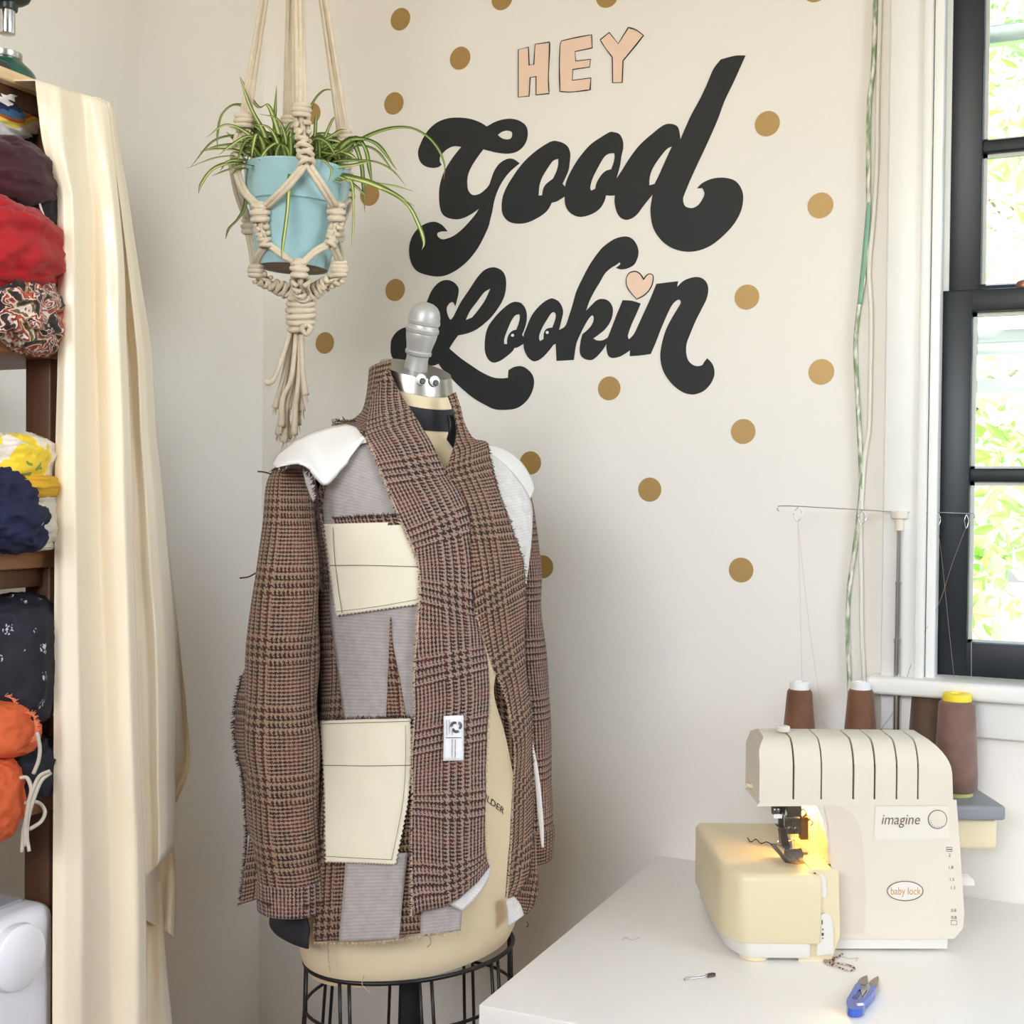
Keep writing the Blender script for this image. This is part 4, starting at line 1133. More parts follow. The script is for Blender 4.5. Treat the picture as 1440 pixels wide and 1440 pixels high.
# tower with curved right edge
tower = [(1180, 1316), (1174, 1230), (1168, 1185), (1160, 1150), (1150, 1129), (1341, 1129), (1345, 1180), (1349, 1240), (1352, 1285), (1350, 1304), (1340, 1316)]
body_o = mprism('tower_cover', pp([tuple(p) for p in tower], D0), D0, 1.86, MBODY, ov, 0.004)
# tower flank: flat plate, darker ivory paints in the shading of a hollow
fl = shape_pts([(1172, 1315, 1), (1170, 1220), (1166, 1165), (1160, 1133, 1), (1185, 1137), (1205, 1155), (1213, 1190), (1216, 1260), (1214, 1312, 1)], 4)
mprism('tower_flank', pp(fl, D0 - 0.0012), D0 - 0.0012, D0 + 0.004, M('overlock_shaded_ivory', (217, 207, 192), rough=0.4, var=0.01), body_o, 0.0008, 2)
mprism('base_strip', pp([(1176, 1332), (1330, 1332), (1331, 1315), (1176, 1315)], D0 + 0.002), D0 + 0.002, 1.86, MWHITE, ov, 0.002)
# head: dark core with seven separate cover segments
cx = [(1068, 1114.6), (1117.4, 1154), (1156.2, 1198.8), (1201.6, 1228.8), (1231.6, 1259.8), (1262.4, 1289.8), (1292.4, 1341)]
HB = mp(1200, 1128, D0)[1]
prof = [(D0, HB), (D0, 0.236)] + [(D0 + 0.030 - 0.030 * math.cos(t), 0.236 + 0.041 * math.sin(t)) for t in np.linspace(0.2, math.pi / 2, 9)] + [(D0 + 0.075, 0.279), (D0 + 0.095, 0.272), (D0 + 0.10, 0.255), (D0 + 0.10, HB)]
head = mprism('head_core', pp([(1080, 1127), (1085, 1075), (1300, 1075), (1315, 1085), (1328, 1127)], D0 + 0.004), D0 + 0.004, D0 + 0.085, MDARK, ov)
prof_c = [(d + (0.004 if d < D0 + 0.05 else -0.004), h - 0.004) for d, h in prof[1:-1]]
def seg_prism(name, la, lb, last=False, first=False, prof=prof, mat=None):
    n = len(prof); V = []; F = []
    for s in (0, 1):
        for (d, h) in prof:
            l = lb if s else la
            if last and s:
                u = max(0, (h - HB) / (0.279 - HB)); l -= 0.004 * u + 0.026 * max(0, (u - 0.45) / 0.55) ** 2.2
            if first and not s:
                u = max(0, (h - HB) / (0.279 - HB)); l += 0.012 * max(0, (u - 0.75) / 0.25) ** 2
            V.append(mw(l, d, h))
    for i in range(n):
        j = (i + 1) % n
        F.append((i, j, n + j, n + i))
    F.append(tuple(range(n - 1, -1, -1))); F.append(tuple(range(n, 2 * n)))
    bm = bmesh.new(); bv = [bm.verts.new([float(c) for c in v]) for v in V]
    for f in F: bm.faces.new([bv[i] for i in f])
    es = [e for e in bm.edges if e.calc_face_angle(0) > 0.7]
    bmesh.ops.bevel(bm, geom=es, offset=0.0011, segments=2, affect='EDGES', profile=0.5)
    return smooth_by_angle(from_bm(name, bm, mat or MBODY, head), 40)
seg_prism('head_core_top', mp(1100, 1100, D0)[0], mp(1310, 1100, D0)[0], prof=prof_c, mat=MDARK)
for k, (a, b) in enumerate(cx):
    seg_prism('head_cover_segment', mp(a, 1100, D0)[0], mp(b, 1100, D0)[0], k == len(cx) - 1, k == 0)
mprism('head_underside', pp([(1066, 1133), (1072, 1125), (1338, 1125), (1338, 1131)], D0 - 0.001), D0 - 0.001, D0 + 0.09, MBODY, head, 0.001)
lathe('pressure_screw', [(.009, 0), (.0095, .001), (.0095, .006), (.008, .007)], mpx(1101, 1028, D0 + 0.05), MWHITE, head, seg=20)
mprism('head_lever', pp([(1049, 1100), (1057, 1102), (1060, 1108), (1051, 1106)], D0 + 0.05), D0 + 0.045, D0 + 0.055, MCREAM, head)
# cloth bed on the left
def round_outline(pts, rads, n=6):
    out = []
    m = len(pts)
    for i in range(m):
        p = np.array(pts[i], float); a = np.array(pts[i - 1], float) - p; b = np.array(pts[(i + 1) % m], float) - p
        r = rads[i]
        r = min(r, np.linalg.norm(a) * 0.48, np.linalg.norm(b) * 0.48)
        p0 = p + a / np.linalg.norm(a) * r; p2 = p + b / np.linalg.norm(b) * r
        for t in np.linspace(0, 1, n):
            out.append((1 - t) ** 2 * p0 + 2 * t * (1 - t) * p + t * t * p2)
    return np.array(out)
def loft(name, out, h0, h1, r, mat, parent, rb=0.002, steps=6):
    """outline (lat, dep), counter-clockwise or not, raised from h0 to h1 with rounded top rim"""
    n = len(out)
    t = np.roll(out, -1, 0) - np.roll(out, 1, 0); t /= np.linalg.norm(t, axis=1, keepdims=True) + 1e-12
    nr = np.stack([-t[:, 1], t[:, 0]], 1)
    if ((out.mean(0) - out) * nr).sum() < 0: nr = -nr
    rings = [(rb, h0), (0, h0 + rb)] + [(r * (1 - math.cos(a)), h1 - r + r * math.sin(a)) for a in np.linspace(0, math.pi / 2, steps)]
    V = []; F = []
    for ins, h in rings:
        for p in out + nr * ins: V.append(mw(p[0], p[1], h))
    for i in range(len(rings) - 1):
        for k in range(n):
            k2 = (k + 1) % n
            F.append((i * n + k, i * n + k2, (i + 1) * n + k2, (i + 1) * n + k))
    F.append(tuple(range(n - 1, -1, -1))); F.append(tuple((len(rings) - 1) * n + k for k in range(n)))
    return smooth_by_angle(mk(name, V, F, mat, parent), 45)
DB = 1.623
lx0 = mp(977, 1155, 1.885)[0]; lxf = mp(1046, 1300, DB)[0]; lxr = mp(1156, 1300, DB)[0]
bed_pts = [(lx0, 1.885), (lx0 + 0.001, 1.655), (lxf - 0.004, DB), (lxr, DB), (lxr, 1.885)]
bed = loft('cloth_bed', round_outline(bed_pts, [0.012, 0.03, 0.012, 0.006, 0.006]), 0.026, 0.1145, 0.009, MCREAM, ov)
bl = [(lx0 + 0.006, 1.88), (lx0 + 0.009, 1.665), (lxf + 0.004, DB + 0.004), (lxr - 0.012, DB + 0.004), (lxr - 0.012, 1.88)]
loft('bed_base', round_outline(bl, [0.012, 0.03, 0.010, 0.006, 0.006]), 0.006, 0.027, 0.002, MWHITE, ov)
loft('bed_arm', round_outline([(lxr - 0.004, 1.70), (lxr + 0.05, 1.70), (lxr + 0.05, 1.885), (lxr - 0.004, 1.885)], [0.002] * 4, 3), 0.006, 0.114, 0.004, MCREAM, ov)
for (fx, fd) in ((lxf + 0.018, DB + 0.024), (lx0 + 0.03, 1.86), (0.55, 1.70), (0.55, 1.83)):
    lathe('rubber_foot', [(.017, 0), (.019, .002), (.018, .007)], mw(fx, fd, 0), MCREAM, ov, seg=24)
# looper cover and cutter guard beside the bed
mprism('looper_cover', pp([(1126, 1349), (1133, 1240), (1140, 1226), (1176, 1226), (1178, 1316), (1166, 1349)], DB + 0.012), DB + 0.012, 1.70, MCREAM, ov, 0.003)
gd = mprism('cutter_guard', pp(shape_pts([(1150, 1343, 1), (1152, 1300), (1155, 1288), (1164, 1286), (1170, 1300), (1171, 1340, 1)], 4), DB + 0.006), DB + 0.006, DB + 0.02, MWHITE, ov, 0.001)
mprism('guard_rib', pp([(1151, 1258), (1152, 1233), (1155, 1231), (1160, 1236), (1161, 1252), (1160, 1260)], DB + 0.007), DB + 0.007, DB + 0.02, MWHITE, ov, 0.0015)
for (a, b, c_, d_) in ((1155.5, 1294, 1157, 1300), (1156.5, 1306, 1158, 1308.5), (1155.5, 1312, 1158.5, 1316), (1156.5, 1318.5, 1158, 1320.5)):
    mprism('printed_mark', pp([(a, d_), (c_, d_), (c_, b), (a, b)], DB + 0.0055), DB + 0.0055, DB + 0.0062, MGREY, gd)
# lamp niche: back panel, lamp and light
nb = mprism('niche_panel', pp([(1112, 1215), (1166, 1215), (1166, 1132), (1112, 1132)], D0 + 0.055), D0 + 0.055, D0 + 0.062, MCREAM, ov)
mprism('niche_side', pp([(1164, 1215), (1172, 1215), (1170, 1150), (1162, 1132)], D0 + 0.002), D0 + 0.002, D0 + 0.06, MCREAM, ov)
bulb_p = mpx(1146, 1130, D0 + 0.040)
V, F = lathe_geo([(.004, 0), (.007, .003), (.008, .008), (.006, .013), (.002, .016)], bulb_p + np.array([0, 0, -0.010]), (0, 0, 1), 16)
mk('lamp_bulb', V, F, M('warm_bulb_glass', (255, 214, 120), rough=0.3, emit=((255, 190, 70), 6.0)), ov, smooth=True)
ld = bpy.data.lights.new('machine_lamp', 'POINT'); ld.energy = 0.22; ld.color = (1.0, 0.60, 0.16); ld.shadow_soft_size = 0.008
lo = bpy.data.objects.new('machine_lamp', ld); COL.objects.link(lo); lo.location = mpx(1144, 1142, D0 + 0.034)
lo.parent = ov; lo.matrix_parent_inverse = Matrix.Translation(-WORLDLOC[ov.name])
# needle bar, clamp, presser foot, needle plate
def mbox(name, x0, y0, x1, y1, d0, d1, mat, parent, bevel=0.0008):
    return mprism(name, pp([(x0, y1), (x1, y1), (x1, y0), (x0, y0)], d0), d0, d1, mat, parent, bevel, 1)
mbox('needle_bar', 1109, 1130, 1125, 1153, D0 + 0.0, D0 + 0.012, CHROME, ov, 0.002)
nc = mbox('needle_clamp', 1106.5, 1152, 1125.5, 1172, D0 - 0.004, D0 + 0.012, CHROME, ov)
mbox('clamp_window', 1113, 1155, 1119.5, 1161, D0 - 0.0046, D0 - 0.003, MDARK, nc, 0.0002)
for sx_ in (1111.5, 1120.5):
    c = mpx(sx_, 1166.5, D0 - 0.004)
    V, F = lathe_geo([(.0036, 0), (.0036, .0016), (.003, .002)], c, -fh, 16)
    s_ = mk('clamp_screw', V, F, DSTEEL, nc)
    mprism('screw_slot', pp([(sx_ - 2.6, 1168.6), (sx_ - 1.9, 1169.3), (sx_ + 2.6, 1164.6), (sx_ + 1.9, 1163.9)], D0 - 0.0064), D0 - 0.0064, D0 - 0.0058, MDARK, s_)
for nx in (1113.5, 1117):
    tube('needle', [mpx(nx, 1172, D0 + 0.002), mpx(nx, 1196, D0 + 0.002)], 0.0005, CHROME, ov, 6)
mbox('presser_bar', 1098, 1132, 1105, 1168, D0 + 0.012, D0 + 0.02, DSTEEL, ov, 0.002)
V, F = lathe_geo([(.0065, 0), (.0065, .010), (.005, .012)], mpx(1098, 1139, D0 + 0.01), -_r, 20)
mk('thumb_screw', V, F, DSTEEL, ov, smooth=True)
mbox('thread_cutter', 1089, 1146, 1099, 1150, D0 + 0.0, D0 + 0.008, MWHITE, ov)
mprism('presser_shank', pp([(1097, 1166), (1104, 1166), (1108, 1185), (1116, 1203), (1108, 1206), (1099, 1188)], D0 + 0.008), D0 + 0.004, D0 + 0.018, DSTEEL, ov, 0.0008)
pf = mprism('presser_foot', pp([(1104, 1196), (1126, 1194), (1129, 1202), (1128, 1209), (1110, 1210), (1103, 1203)], D0 - 0.012), D0 - 0.012, D0 + 0.03, CHROME, ov, 0.001)
for k in range(3):
    mprism('foot_prong', pp([(1110 + 5 * k, 1209), (1113 + 5 * k, 1208), (1116 + 5 * k, 1213), (1113.5 + 5 * k, 1213.5)], D0 - 0.016), D0 - 0.016, D0 + 0.0, CHROME, pf)
zp = 0.1146
pl = [on_z(x, y, TZ + zp) for x, y in ((1082, 1186), (1104, 1213), (1122, 1216), (1137, 1213), (1136, 1186))]
V = [p for p in pl] + [p - np.array([0, 0, 0.002]) for p in pl]
n = len(pl)
mk('needle_plate', V, [tuple(range(n)), tuple(range(2 * n - 1, n - 1, -1))] + [(i, n + i, n + (i + 1) % n, (i + 1) % n) for i in range(n)], DSTEEL, ov)
mbox('upper_knife', 1126, 1150, 1136, 1180, D0 + 0.016, D0 + 0.024, M('warm_bronze', (150, 110, 70), rough=0.35, metal=0.8), ov)
for k, (x, y) in enumerate(((1129, 1142), (1134, 1150), (1138, 1156))):
    tube('looper_thread_guide', catmull([mpx(x - 4, y, D0 + 0.01), mpx(x, y - 4, D0 + 0.008), mpx(x + 5, y + 1, D0 + 0.012), mpx(x + 2, y + 5, D0 + 0.014)], 5), 0.001, DSTEEL, ov, 5)
tube('thread_tail', catmull([on_z(x, y, TZ + 0.117) for x, y in ((1086, 1188), (1078, 1184), (1070, 1186), (1063, 1180), (1056, 1184), (1051, 1178))], 5), 0.0008, THREAD_D, ov, 4)
# front panel print, dial, oval badge, stitch scale
pnl = mprism('top_plate', pp(shape_pts([(1232, 1134, 1), (1333, 1134, 1), (1334, 1172), (1329, 1178), (1234, 1179), (1230, 1174)], 4), D0 - 0.0008), D0 - 0.0008, D0 + 0.002, M('overlock_pale_ivory', (228, 222, 209), rough=0.35, var=0.005), body_o, 0.0004, 1)
def mtext(name, s, x, y, d, size_px, mat, parent, shear=0.0, xs=1.0, offset=0.0):
    def f(u, v):
        return mpx(x + u * xs, y - v, d)
    return printed_text(name, s, f, size_px, mat, parent, shear, offset)
mtext('printed_name', 'imagine', 1266, 1153, D0 - 0.0012, 21, MPRINT, pnl, 0.22, 0.86, -0.004)
dc = mpx(1318, 1152, D0)
V, F = lathe_geo([(.0118, 0), (.0118, .0016), (.0108, .0026)], dc, -fh, 40)
dl = mk('tension_dial', V, F, MBODY, pnl); smooth_by_angle(dl, 40)
tube('dial_rim', [dc - fh * 0.0012 + _r * (0.0122 * math.cos(t)) + np.array([0, 0, 0.0122 * math.sin(t)]) for t in np.linspace(0, 2 * math.pi, 40)], 0.0005, MGREY, dl, 5)
for t in np.linspace(math.radians(185), math.radians(300), 7):
    c = dc - fh * 0.0029 + _r * (0.0098 * math.cos(t)) + np.array([0, 0, 0.0098 * math.sin(t)])
    V, F = lathe_geo([(.0006, 0), (.0006, .0003)], c, -fh, 6); mk('dial_mark', V, F, MGREY, dl)
oc = [(1273 + 25 * math.cos(t), 1253 + 13.6 * math.sin(t)) for t in np.linspace(0, 2 * math.pi, 48)]
bd = mprism('oval_badge', pp(oc[:-1], D0 - 0.0008), D0 - 0.0008, D0 + 0.002, M('badge_white', (228, 224, 214), rough=0.3, var=0.0), body_o)
tube('badge_rim', [mpx(x, y, D0 - 0.0009) for x, y in oc], 0.0006, MPRINT, bd, 5)
mtext('printed_name', 'baby lock', 1273.5, 1253.5, D0 - 0.0011, 15, MGOLD, bd, 0.0, 0.74, 0.012)
for (s, x, y) in (('2', 1335.5, 1203), ('1.8', 1337, 1220), ('1.5', 1338.5, 1237), ('1.3', 1340, 1248.5), ('0.8', 1341, 1280.5), ('0.8', 1341.5, 1290.5)):
    mtext('scale_number', s, x, y, D0 - 0.0006, 6.2, MGREY, body_o, 0, 1.0, 0.004)
for (x, y) in ((1335, 1194.5), (1341.5, 1297.5)):
    tube('scale_mark', [mpx(a, b, D0 - 0.0004) for a, b in ((x - 4, y - 3), (x + 4, y - 3), (x + 4, y + 3), (x - 4, y + 3), (x - 4, y - 3))], 0.00028, MGREY, body_o, 4)
tube('scale_mark', [mpx(1332, 1194.5, D0 - 0.0004), mpx(1338, 1194.5, D0 - 0.0004)], 0.0005, MGREY, body_o, 4)
mprism('differential_lever', pp(shape_pts([(1346, 1243, 1), (1346, 1233, 1), (1360, 1232.5), (1367, 1237), (1368, 1243, 1)], 4), D0 + 0.03), D0 + 0.026, D0 + 0.038, MWHITE, ov, 0.001)
tube('bed_gap', [mpx(1178, 1312, D0 - 0.0005), mpx(1175, 1320, D0 - 0.0005)], 0.002, MDARK, ov, 5)
# spool stand behind: box, grey plate, pins, telescopic mast with wire thread guide
SPH = 0.166
box('stand_box', (0.44, 1.80, 0.10), (mp(1385, 1140, 1.85)[0], 1.95, SPH - 0.021), MCREAM, ov, 0.006, 3, FM)
spl = box('spool_plate', (0.415, 1.785, SPH - 0.021), (mp(1391, 1115, 1.85)[0], 1.965, SPH), M('grey_plastic', (138, 140, 146), rough=0.45), ov, 0.005, 3, FM)
mast = mp(1262, 900, 1.925)[0]
def hpx(y, d): return mp(1262, y, d)[1]
mt = lathe('mast', [(.0050, SPH), (.0050, hpx(905, 1.925)), (.0056, hpx(905, 1.925)), (.0056, hpx(898, 1.925)), (.0042, hpx(897, 1.925)), (.0042, hpx(822, 1.925)), (.0047, hpx(822, 1.925)), (.0047, hpx(818, 1.925)), (.0034, hpx(817, 1.925)), (.0034, hpx(742, 1.925))], mw(mast, 1.925, 0), CHROME, ov, seg=20)
cb = mw(mast, 1.925, hpx(746, 1.925))
lathe('mast_cap', [(.0062, 0), (.0066, .002), (.0066, .018), (.0125, .0185), (.0128, .021), (.0128, .027), (.011, .0295), (.004, .030)], cb, MBODY, ov, seg=28)
wire = [(1096, 719), (1093, 716), (1095, 712), (1100, 711.5), (1122, 712), (1212, 717), (1262, 720), (1319, 720.5), (1359, 722), (1370, 723), (1371, 727), (1369, 728)]
wg = tube('thread_guide_wire', catmull([mpx(x, y, 1.925) for x, y in wire], 4), 0.0009, CHROME, ov, 6)
for (lx, ly, w) in ((1122, 713, 6.5), (1212, 718, 6), (1319, 721, 3.6), (1359, 723, 3)):
    tube('wire_loop', catmull([mpx(lx + a * w, ly + b, 1.925) for a, b in ((0.1, 0), (-0.9, 8), (-0.7, 14), (-0.1, 20), (0.7, 15), (1, 8), (0, 0.5))], 4), 0.0008, CHROME, wg, 5)
# four cones of brown thread, each its own thing
def thread_mat(name, rgb):
    m = M(name, rgb, rough=0.6, var=0.18, scale=35, sheen=0.2)
    nt = m.node_tree; p = nt.nodes['Principled BSDF']
    tc = nt.nodes['Texture Coordinate']
    wv = nt.nodes.new('ShaderNodeTexWave'); wv.bands_direction = 'Z'; wv.inputs['Scale'].default_value = 260; wv.inputs['Distortion'].default_value = 1.5
    nt.links.new(tc.outputs['Object'], wv.inputs['Vector'])
    b = nt.nodes.new('ShaderNodeBump'); b.inputs['Strength'].default_value = 0.35; b.inputs['Distance'].default_value = 0.0008
    nt.links.new(wv.outputs['Fac'], b.inputs['Height']); nt.links.new(b.outputs[0], p.inputs['Normal'])
    return m
TH1 = thread_mat('chestnut_thread', (112, 72, 46)); TH2 = thread_mat('mauve_brown_thread', (124, 92, 80)); TH3 = thread_mat('umber_thread', (96, 70, 52))
CONEW = M('white_cone_core', (236, 236, 236), rough=0.4, var=0.0); CONEY = M('yellow_cone_core', (246, 222, 60), rough=0.4, var=0.02)
CONEG = M('pale_yellow_base', (206, 206, 128), rough=0.4, var=0.02)
def spool(x, d, ytop, rt, rb, tmat, cmat, label):
    l = mp(x, 1000, d)[0]; ht = mp(x, ytop, d)[1]
    b = mw(l, d, SPH)
    t = thing('thread_cone', label, 'thread cone', b, 'thread cones on the spool stand')
    H = ht - SPH
    lathe('thread_winding', [(rb * 0.9, 0.006), (rb, 0.010), (rb * 1.0, 0.03), (rt + (rb - rt) * 0.35, H - 0.04), (rt, H - 0.004), (rt * 0.86, H)], b, tmat, t, seg=40, ang=50)
    lathe('cone_core', [(rb * 0.78, 0.0), (rb * 0.78, 0.0065), (rt * 0.7, H - 0.002), (rt * 0.80, H), (rt * 0.80, H + 0.010), (rt * 0.72, H + 0.0112), (rt * 0.45, H + 0.0112), (rt * 0.40, H + 0.004)], b, cmat, t, seg=32)
    if cmat is CONEY:
        lathe('cone_foot', [(rb * 0.80, 0.0), (rb * 0.80, 0.0063)], b, CONEG, t, seg=32)
    return t
spool(1124, 1.915, 969, 0.0185, 0.0275, TH1, CONEW, 'chestnut thread cone on white core, under the free wire end')
spool(1210, 1.915, 969, 0.0185, 0.0275, TH1, CONEW, 'chestnut thread cone on white core, next to the mast')
spool(1306, 1.925, 972, 0.0260, 0.0320, TH3, CONEY, 'umber thread cone on yellow core, behind the mauve cone')
spool(1345.5, 1.855, 985, 0.0255, 0.0305, TH2, CONEY, 'mauve brown thread cone on yellow core at the plate end')
YARN = M('fine_brown_thread', (150, 128, 112), rough=0.7); YARNL = M('fine_pale_thread', (205, 196, 188), rough=0.7)
for pts, mt_ in (([(1122, 733), (1125, 830), (1128, 958)], YARNL), ([(1122, 733), (1138, 880), (1156, 1000), (1166, 1028)], YARNL), ([(1319, 741), (1326, 800), (1334, 880), (1342, 955)], YARN), ([(1358, 743), (1340, 790), (1320, 850), (1290, 910), (1262, 990), (1236, 1030)], YARN), ([(1319, 741), (1310, 830), (1306, 950)], YARNL), ([(1366, 902), (1366, 930), (1366, 962)], YARNL), ([(1212, 738), (1214, 850), (1212, 955)], YARNL)):
    tube('running_thread', catmull([mpx(x, y, 1.922 - 0.0 * i) for i, (x, y) in enumerate(pts)], 5), 0.00032, mt_, ov, 4)

# ------------------------------------------------------------------ small things on the table
sn = thing('thread_snips', 'blue handled thread snips with steel blades lying on the table', 'snips', on_z(1213, 1400, TZ))
def tz(h): return lambda x, y: on_z(x, y, TZ + h)
def st(pts): return [((p[0] / 20.57) + 1180, (p[1] / 20.57) + 1360) + ((1,) if len(p) > 2 else ()) for p in pts]
BLUE = M('blue_translucent_plastic', (52, 92, 190), rough=0.18, var=0.10, scale=60, coat=0.5)
handle = [(215, 960), (320, 760), (440, 545), (530, 440), (640, 480, 1), (600, 600), (480, 760), (360, 890, 1), (470, 930), (690, 900, 1), (790, 760), (880, 610), (940, 530, 1), (1065, 560, 1), (1045, 650), (900, 830), (735, 1010), (705, 1150), (600, 1205), (400, 1215), (250, 1150)]
ho = prism('handle', [shape_pts(st(handle), 4)], tz(0.011), (0, 0, -0.0095), BLUE, sn)
for bl_ in ([(545, 440, 1), (540, 400), (640, 300), (815, 225, 1), (838, 430, 1), (760, 500, 1), (640, 490, 1)], [(860, 445, 1), (960, 350), (1125, 250, 1), (1152, 340), (1110, 490), (1060, 575, 1), (930, 545, 1)]):
    prism('blade', [shape_pts(st(bl_), 4)], tz(0.0075), (0, 0, -0.0018), M('snip_blade_steel', (150, 142, 138), rough=0.3, metal=0.9), sn)
tube('spring', [tz(0.008)(*p[:2]) for p in st([(560, 560), (380, 880), (500, 760), (610, 660), (660, 880), (800, 680)])], 0.0008, BLACK_METAL, sn, 5)
tube('rivet', [tz(0.0112)(*p[:2]) for p in st([(520, 1100), (690, 1085)])], 0.0022, WHITE_PAD, sn, 8)
pn = thing('safety_pin', 'small silver safety pin lying open side up on the table', 'safety pin', on_z(983, 1374, TZ))
tube('pin_wire', catmull([tz(0.0012)(x, y) for x, y in ((998, 1369.5), (985, 1371), (968, 1374), (963, 1375.5), (962, 1377.5), (965, 1378.2), (969, 1376.5), (985, 1374.5), (998, 1372.5))], 4), 0.0006, CHROME, pn, 6)
prism('pin_cap', [shape_pts([(995, 1368.6, 1), (1002, 1367.5), (1006, 1368.6), (1005, 1371), (995, 1373, 1)], 4)], tz(0.0026), (0, 0, -0.0022), DSTEEL, pn)
sc_ = thing('thread_scraps', 'tangle of brown and cream chain stitched thread ends under the machine', 'thread', on_z(1170, 1350, TZ))
STRIPE = bpy.data.materials.new('striped_chain_thread'); STRIPE.use_nodes = True
_n = STRIPE.node_tree; _tc = _n.nodes.new('ShaderNodeTexCoord'); _nz = _n.nodes.new('ShaderNodeTexNoise'); _rp = _n.nodes.new('ShaderNodeValToRGB')
_nz.inputs['Scale'].default_value = 260; _n.links.new(_tc.outputs['Object'], _nz.inputs['Vector'])
_rp.color_ramp.elements[0].position = 0.45; _rp.color_ramp.elements[0].color = srgb((70, 48, 44)); _rp.color_ramp.elements[1].position = 0.53; _rp.color_ramp.elements[1].color = srgb((214, 194, 180))
_n.links.new(_nz.outputs['Fac'], _rp.inputs[0]); _n.links.new(_rp.outputs[0], _n.nodes['Principled BSDF'].inputs['Base Color'])
for pts in ([(1137, 1336), (1148, 1337), (1155, 1345), (1164, 1355), (1176, 1359), (1190, 1364), (1200, 1364), (1201, 1361), (1192, 1357), (1178, 1354), (1166, 1350)], [(1150, 1336), (1156, 1342), (1168, 1347), (1176, 1347), (1185, 1341)], [(1160, 1352), (1166, 1347), (1174, 1350), (1168, 1344)], [(1140, 1338), (1152, 1341), (1160, 1350), (1172, 1356)]):
    tube('thread_end', catmull([tz(0.0018)(x, y) for x, y in pts], 5), 0.0013, STRIPE, sc_, 6)
o = tube('lint_curl', catmull([tz(0.001)(x, y) for x, y in ((876, 1321), (880, 1318), (886, 1321), (893, 1321), (899, 1318))], 5), 0.0004, YARNL)
tag(o, 'tiny pale thread curl lying on the bare table top', 'thread')
o = tube('lint_curl', catmull([tz(0.001)(x, y) for x, y in ((1152, 1345), (1163, 1347), (1180, 1345), (1196, 1348), (1206, 1347), (1204, 1351))], 5), 0.0005, YARNL)
tag(o, 'pale loose thread lying flat beside the thread tangle', 'thread')

# ------------------------------------------------------------------ hanging spider plant in a macrame hanger
PD = 1.85
PSC = PD / FPX
POT = M("glazed_blue_ceramic", (166, 206, 216), rough=0.12, var=0.05, scale=30, coat=0.6)
SOIL = M('potting_soil', (62, 48, 38), rough=1.0, var=0.4, scale=120, bump=0.8, bscale=150)
UNGL = M('unglazed_clay', (150, 128, 108), rough=0.8, var=0.1)
pc = pix(412, 378, PD)                       # pot bottom centre
POT_AX = Vector(AU + AR * 0.055 - AF * 0.01).normalized()
plant = thing('potted_spider_plant', 'spider plant in a glazed light blue pot hanging in the corner', 'potted plant', pc)
def potp(pr): return [(r * PSC, h * PSC) for r, h in pr]
pot = lathe('pot', potp([(47, 4), (49, 0), (50, 3), (52, 12), (65, 84), (66, 86), (69.5, 87.5), (70, 90), (75, 132), (76, 136), (74.5, 138.5), (72, 138), (69, 120), (58, 60)]), pc, POT, plant, axis=POT_AX, seg=64, ang=28, closed_ends=False)
lathe('pot_base', potp([(2, 5), (47.5, 4.6), (48.5, 2)]), pc, UNGL, plant, axis=POT_AX, seg=48)
lathe('soil', potp([(58, 110), (69, 121), (40, 126), (2, 128)]), pc, SOIL, plant, axis=POT_AX, seg=40)
LEAF = bpy.data.materials.new('striped_spider_leaf'); LEAF.use_nodes = True
_n = LEAF.node_tree; _p = _n.nodes['Principled BSDF']
_uv = _n.nodes.new('ShaderNodeUVMap'); _uv.uv_map = 'UVMap'
_sx = _n.nodes.new('ShaderNodeSeparateXYZ'); _n.links.new(_uv.outputs[0], _sx.inputs[0])
_a = _n.nodes.new('ShaderNodeMath'); _a.operation = 'SUBTRACT'; _n.links.new(_sx.outputs[0], _a.inputs[0]); _a.inputs[1].default_value = 0.5
_b = _n.nodes.new('ShaderNodeMath'); _b.operation = 'ABSOLUTE'; _n.links.new(_a.outputs[0], _b.inputs[0])
_rp = _n.nodes.new('ShaderNodeValToRGB'); _n.links.new(_b.outputs[0], _rp.inputs[0])
e = _rp.color_ramp.elements
e[0].position = 0.0; e[0].color = srgb((222, 226, 168)); e[1].position = 0.5; e[1].color = srgb((118, 142, 62))
k_ = e.new(0.14); k_.color = srgb((186, 196, 116)); k_ = e.new(0.22); k_.color = srgb((128, 152, 70))
_tip = _n.nodes.new('ShaderNodeValToRGB'); _n.links.new(_sx.outputs[1], _tip.inputs[0])
_tip.color_ramp.elements[0].position = 0.90; _tip.color_ramp.elements[0].color = (0, 0, 0, 1); _tip.color_ramp.elements[1].position = 0.97; _tip.color_ramp.elements[1].color = (1, 1, 1, 1)
_mx = _n.nodes.new('ShaderNodeMix'); _mx.data_type = 'RGBA'
_n.links.new(_tip.outputs[0], _mx.inputs[0]); _n.links.new(_rp.outputs[0], _mx.inputs[6]); _mx.inputs[7].default_value = srgb((150, 104, 70))
_n.links.new(_mx.outputs[2], _p.inputs['Base Color'])
_p.inputs['Roughness'].default_value = 0.4
LEAFG = LEAF.copy(); LEAFG.name = 'green_spider_leaf'
for el, c in zip(LEAFG.node_tree.nodes[_rp.name].color_ramp.elements, ((168, 184, 104), (136, 160, 74), (100, 128, 54), (86, 112, 46))): el.color = srgb(c)
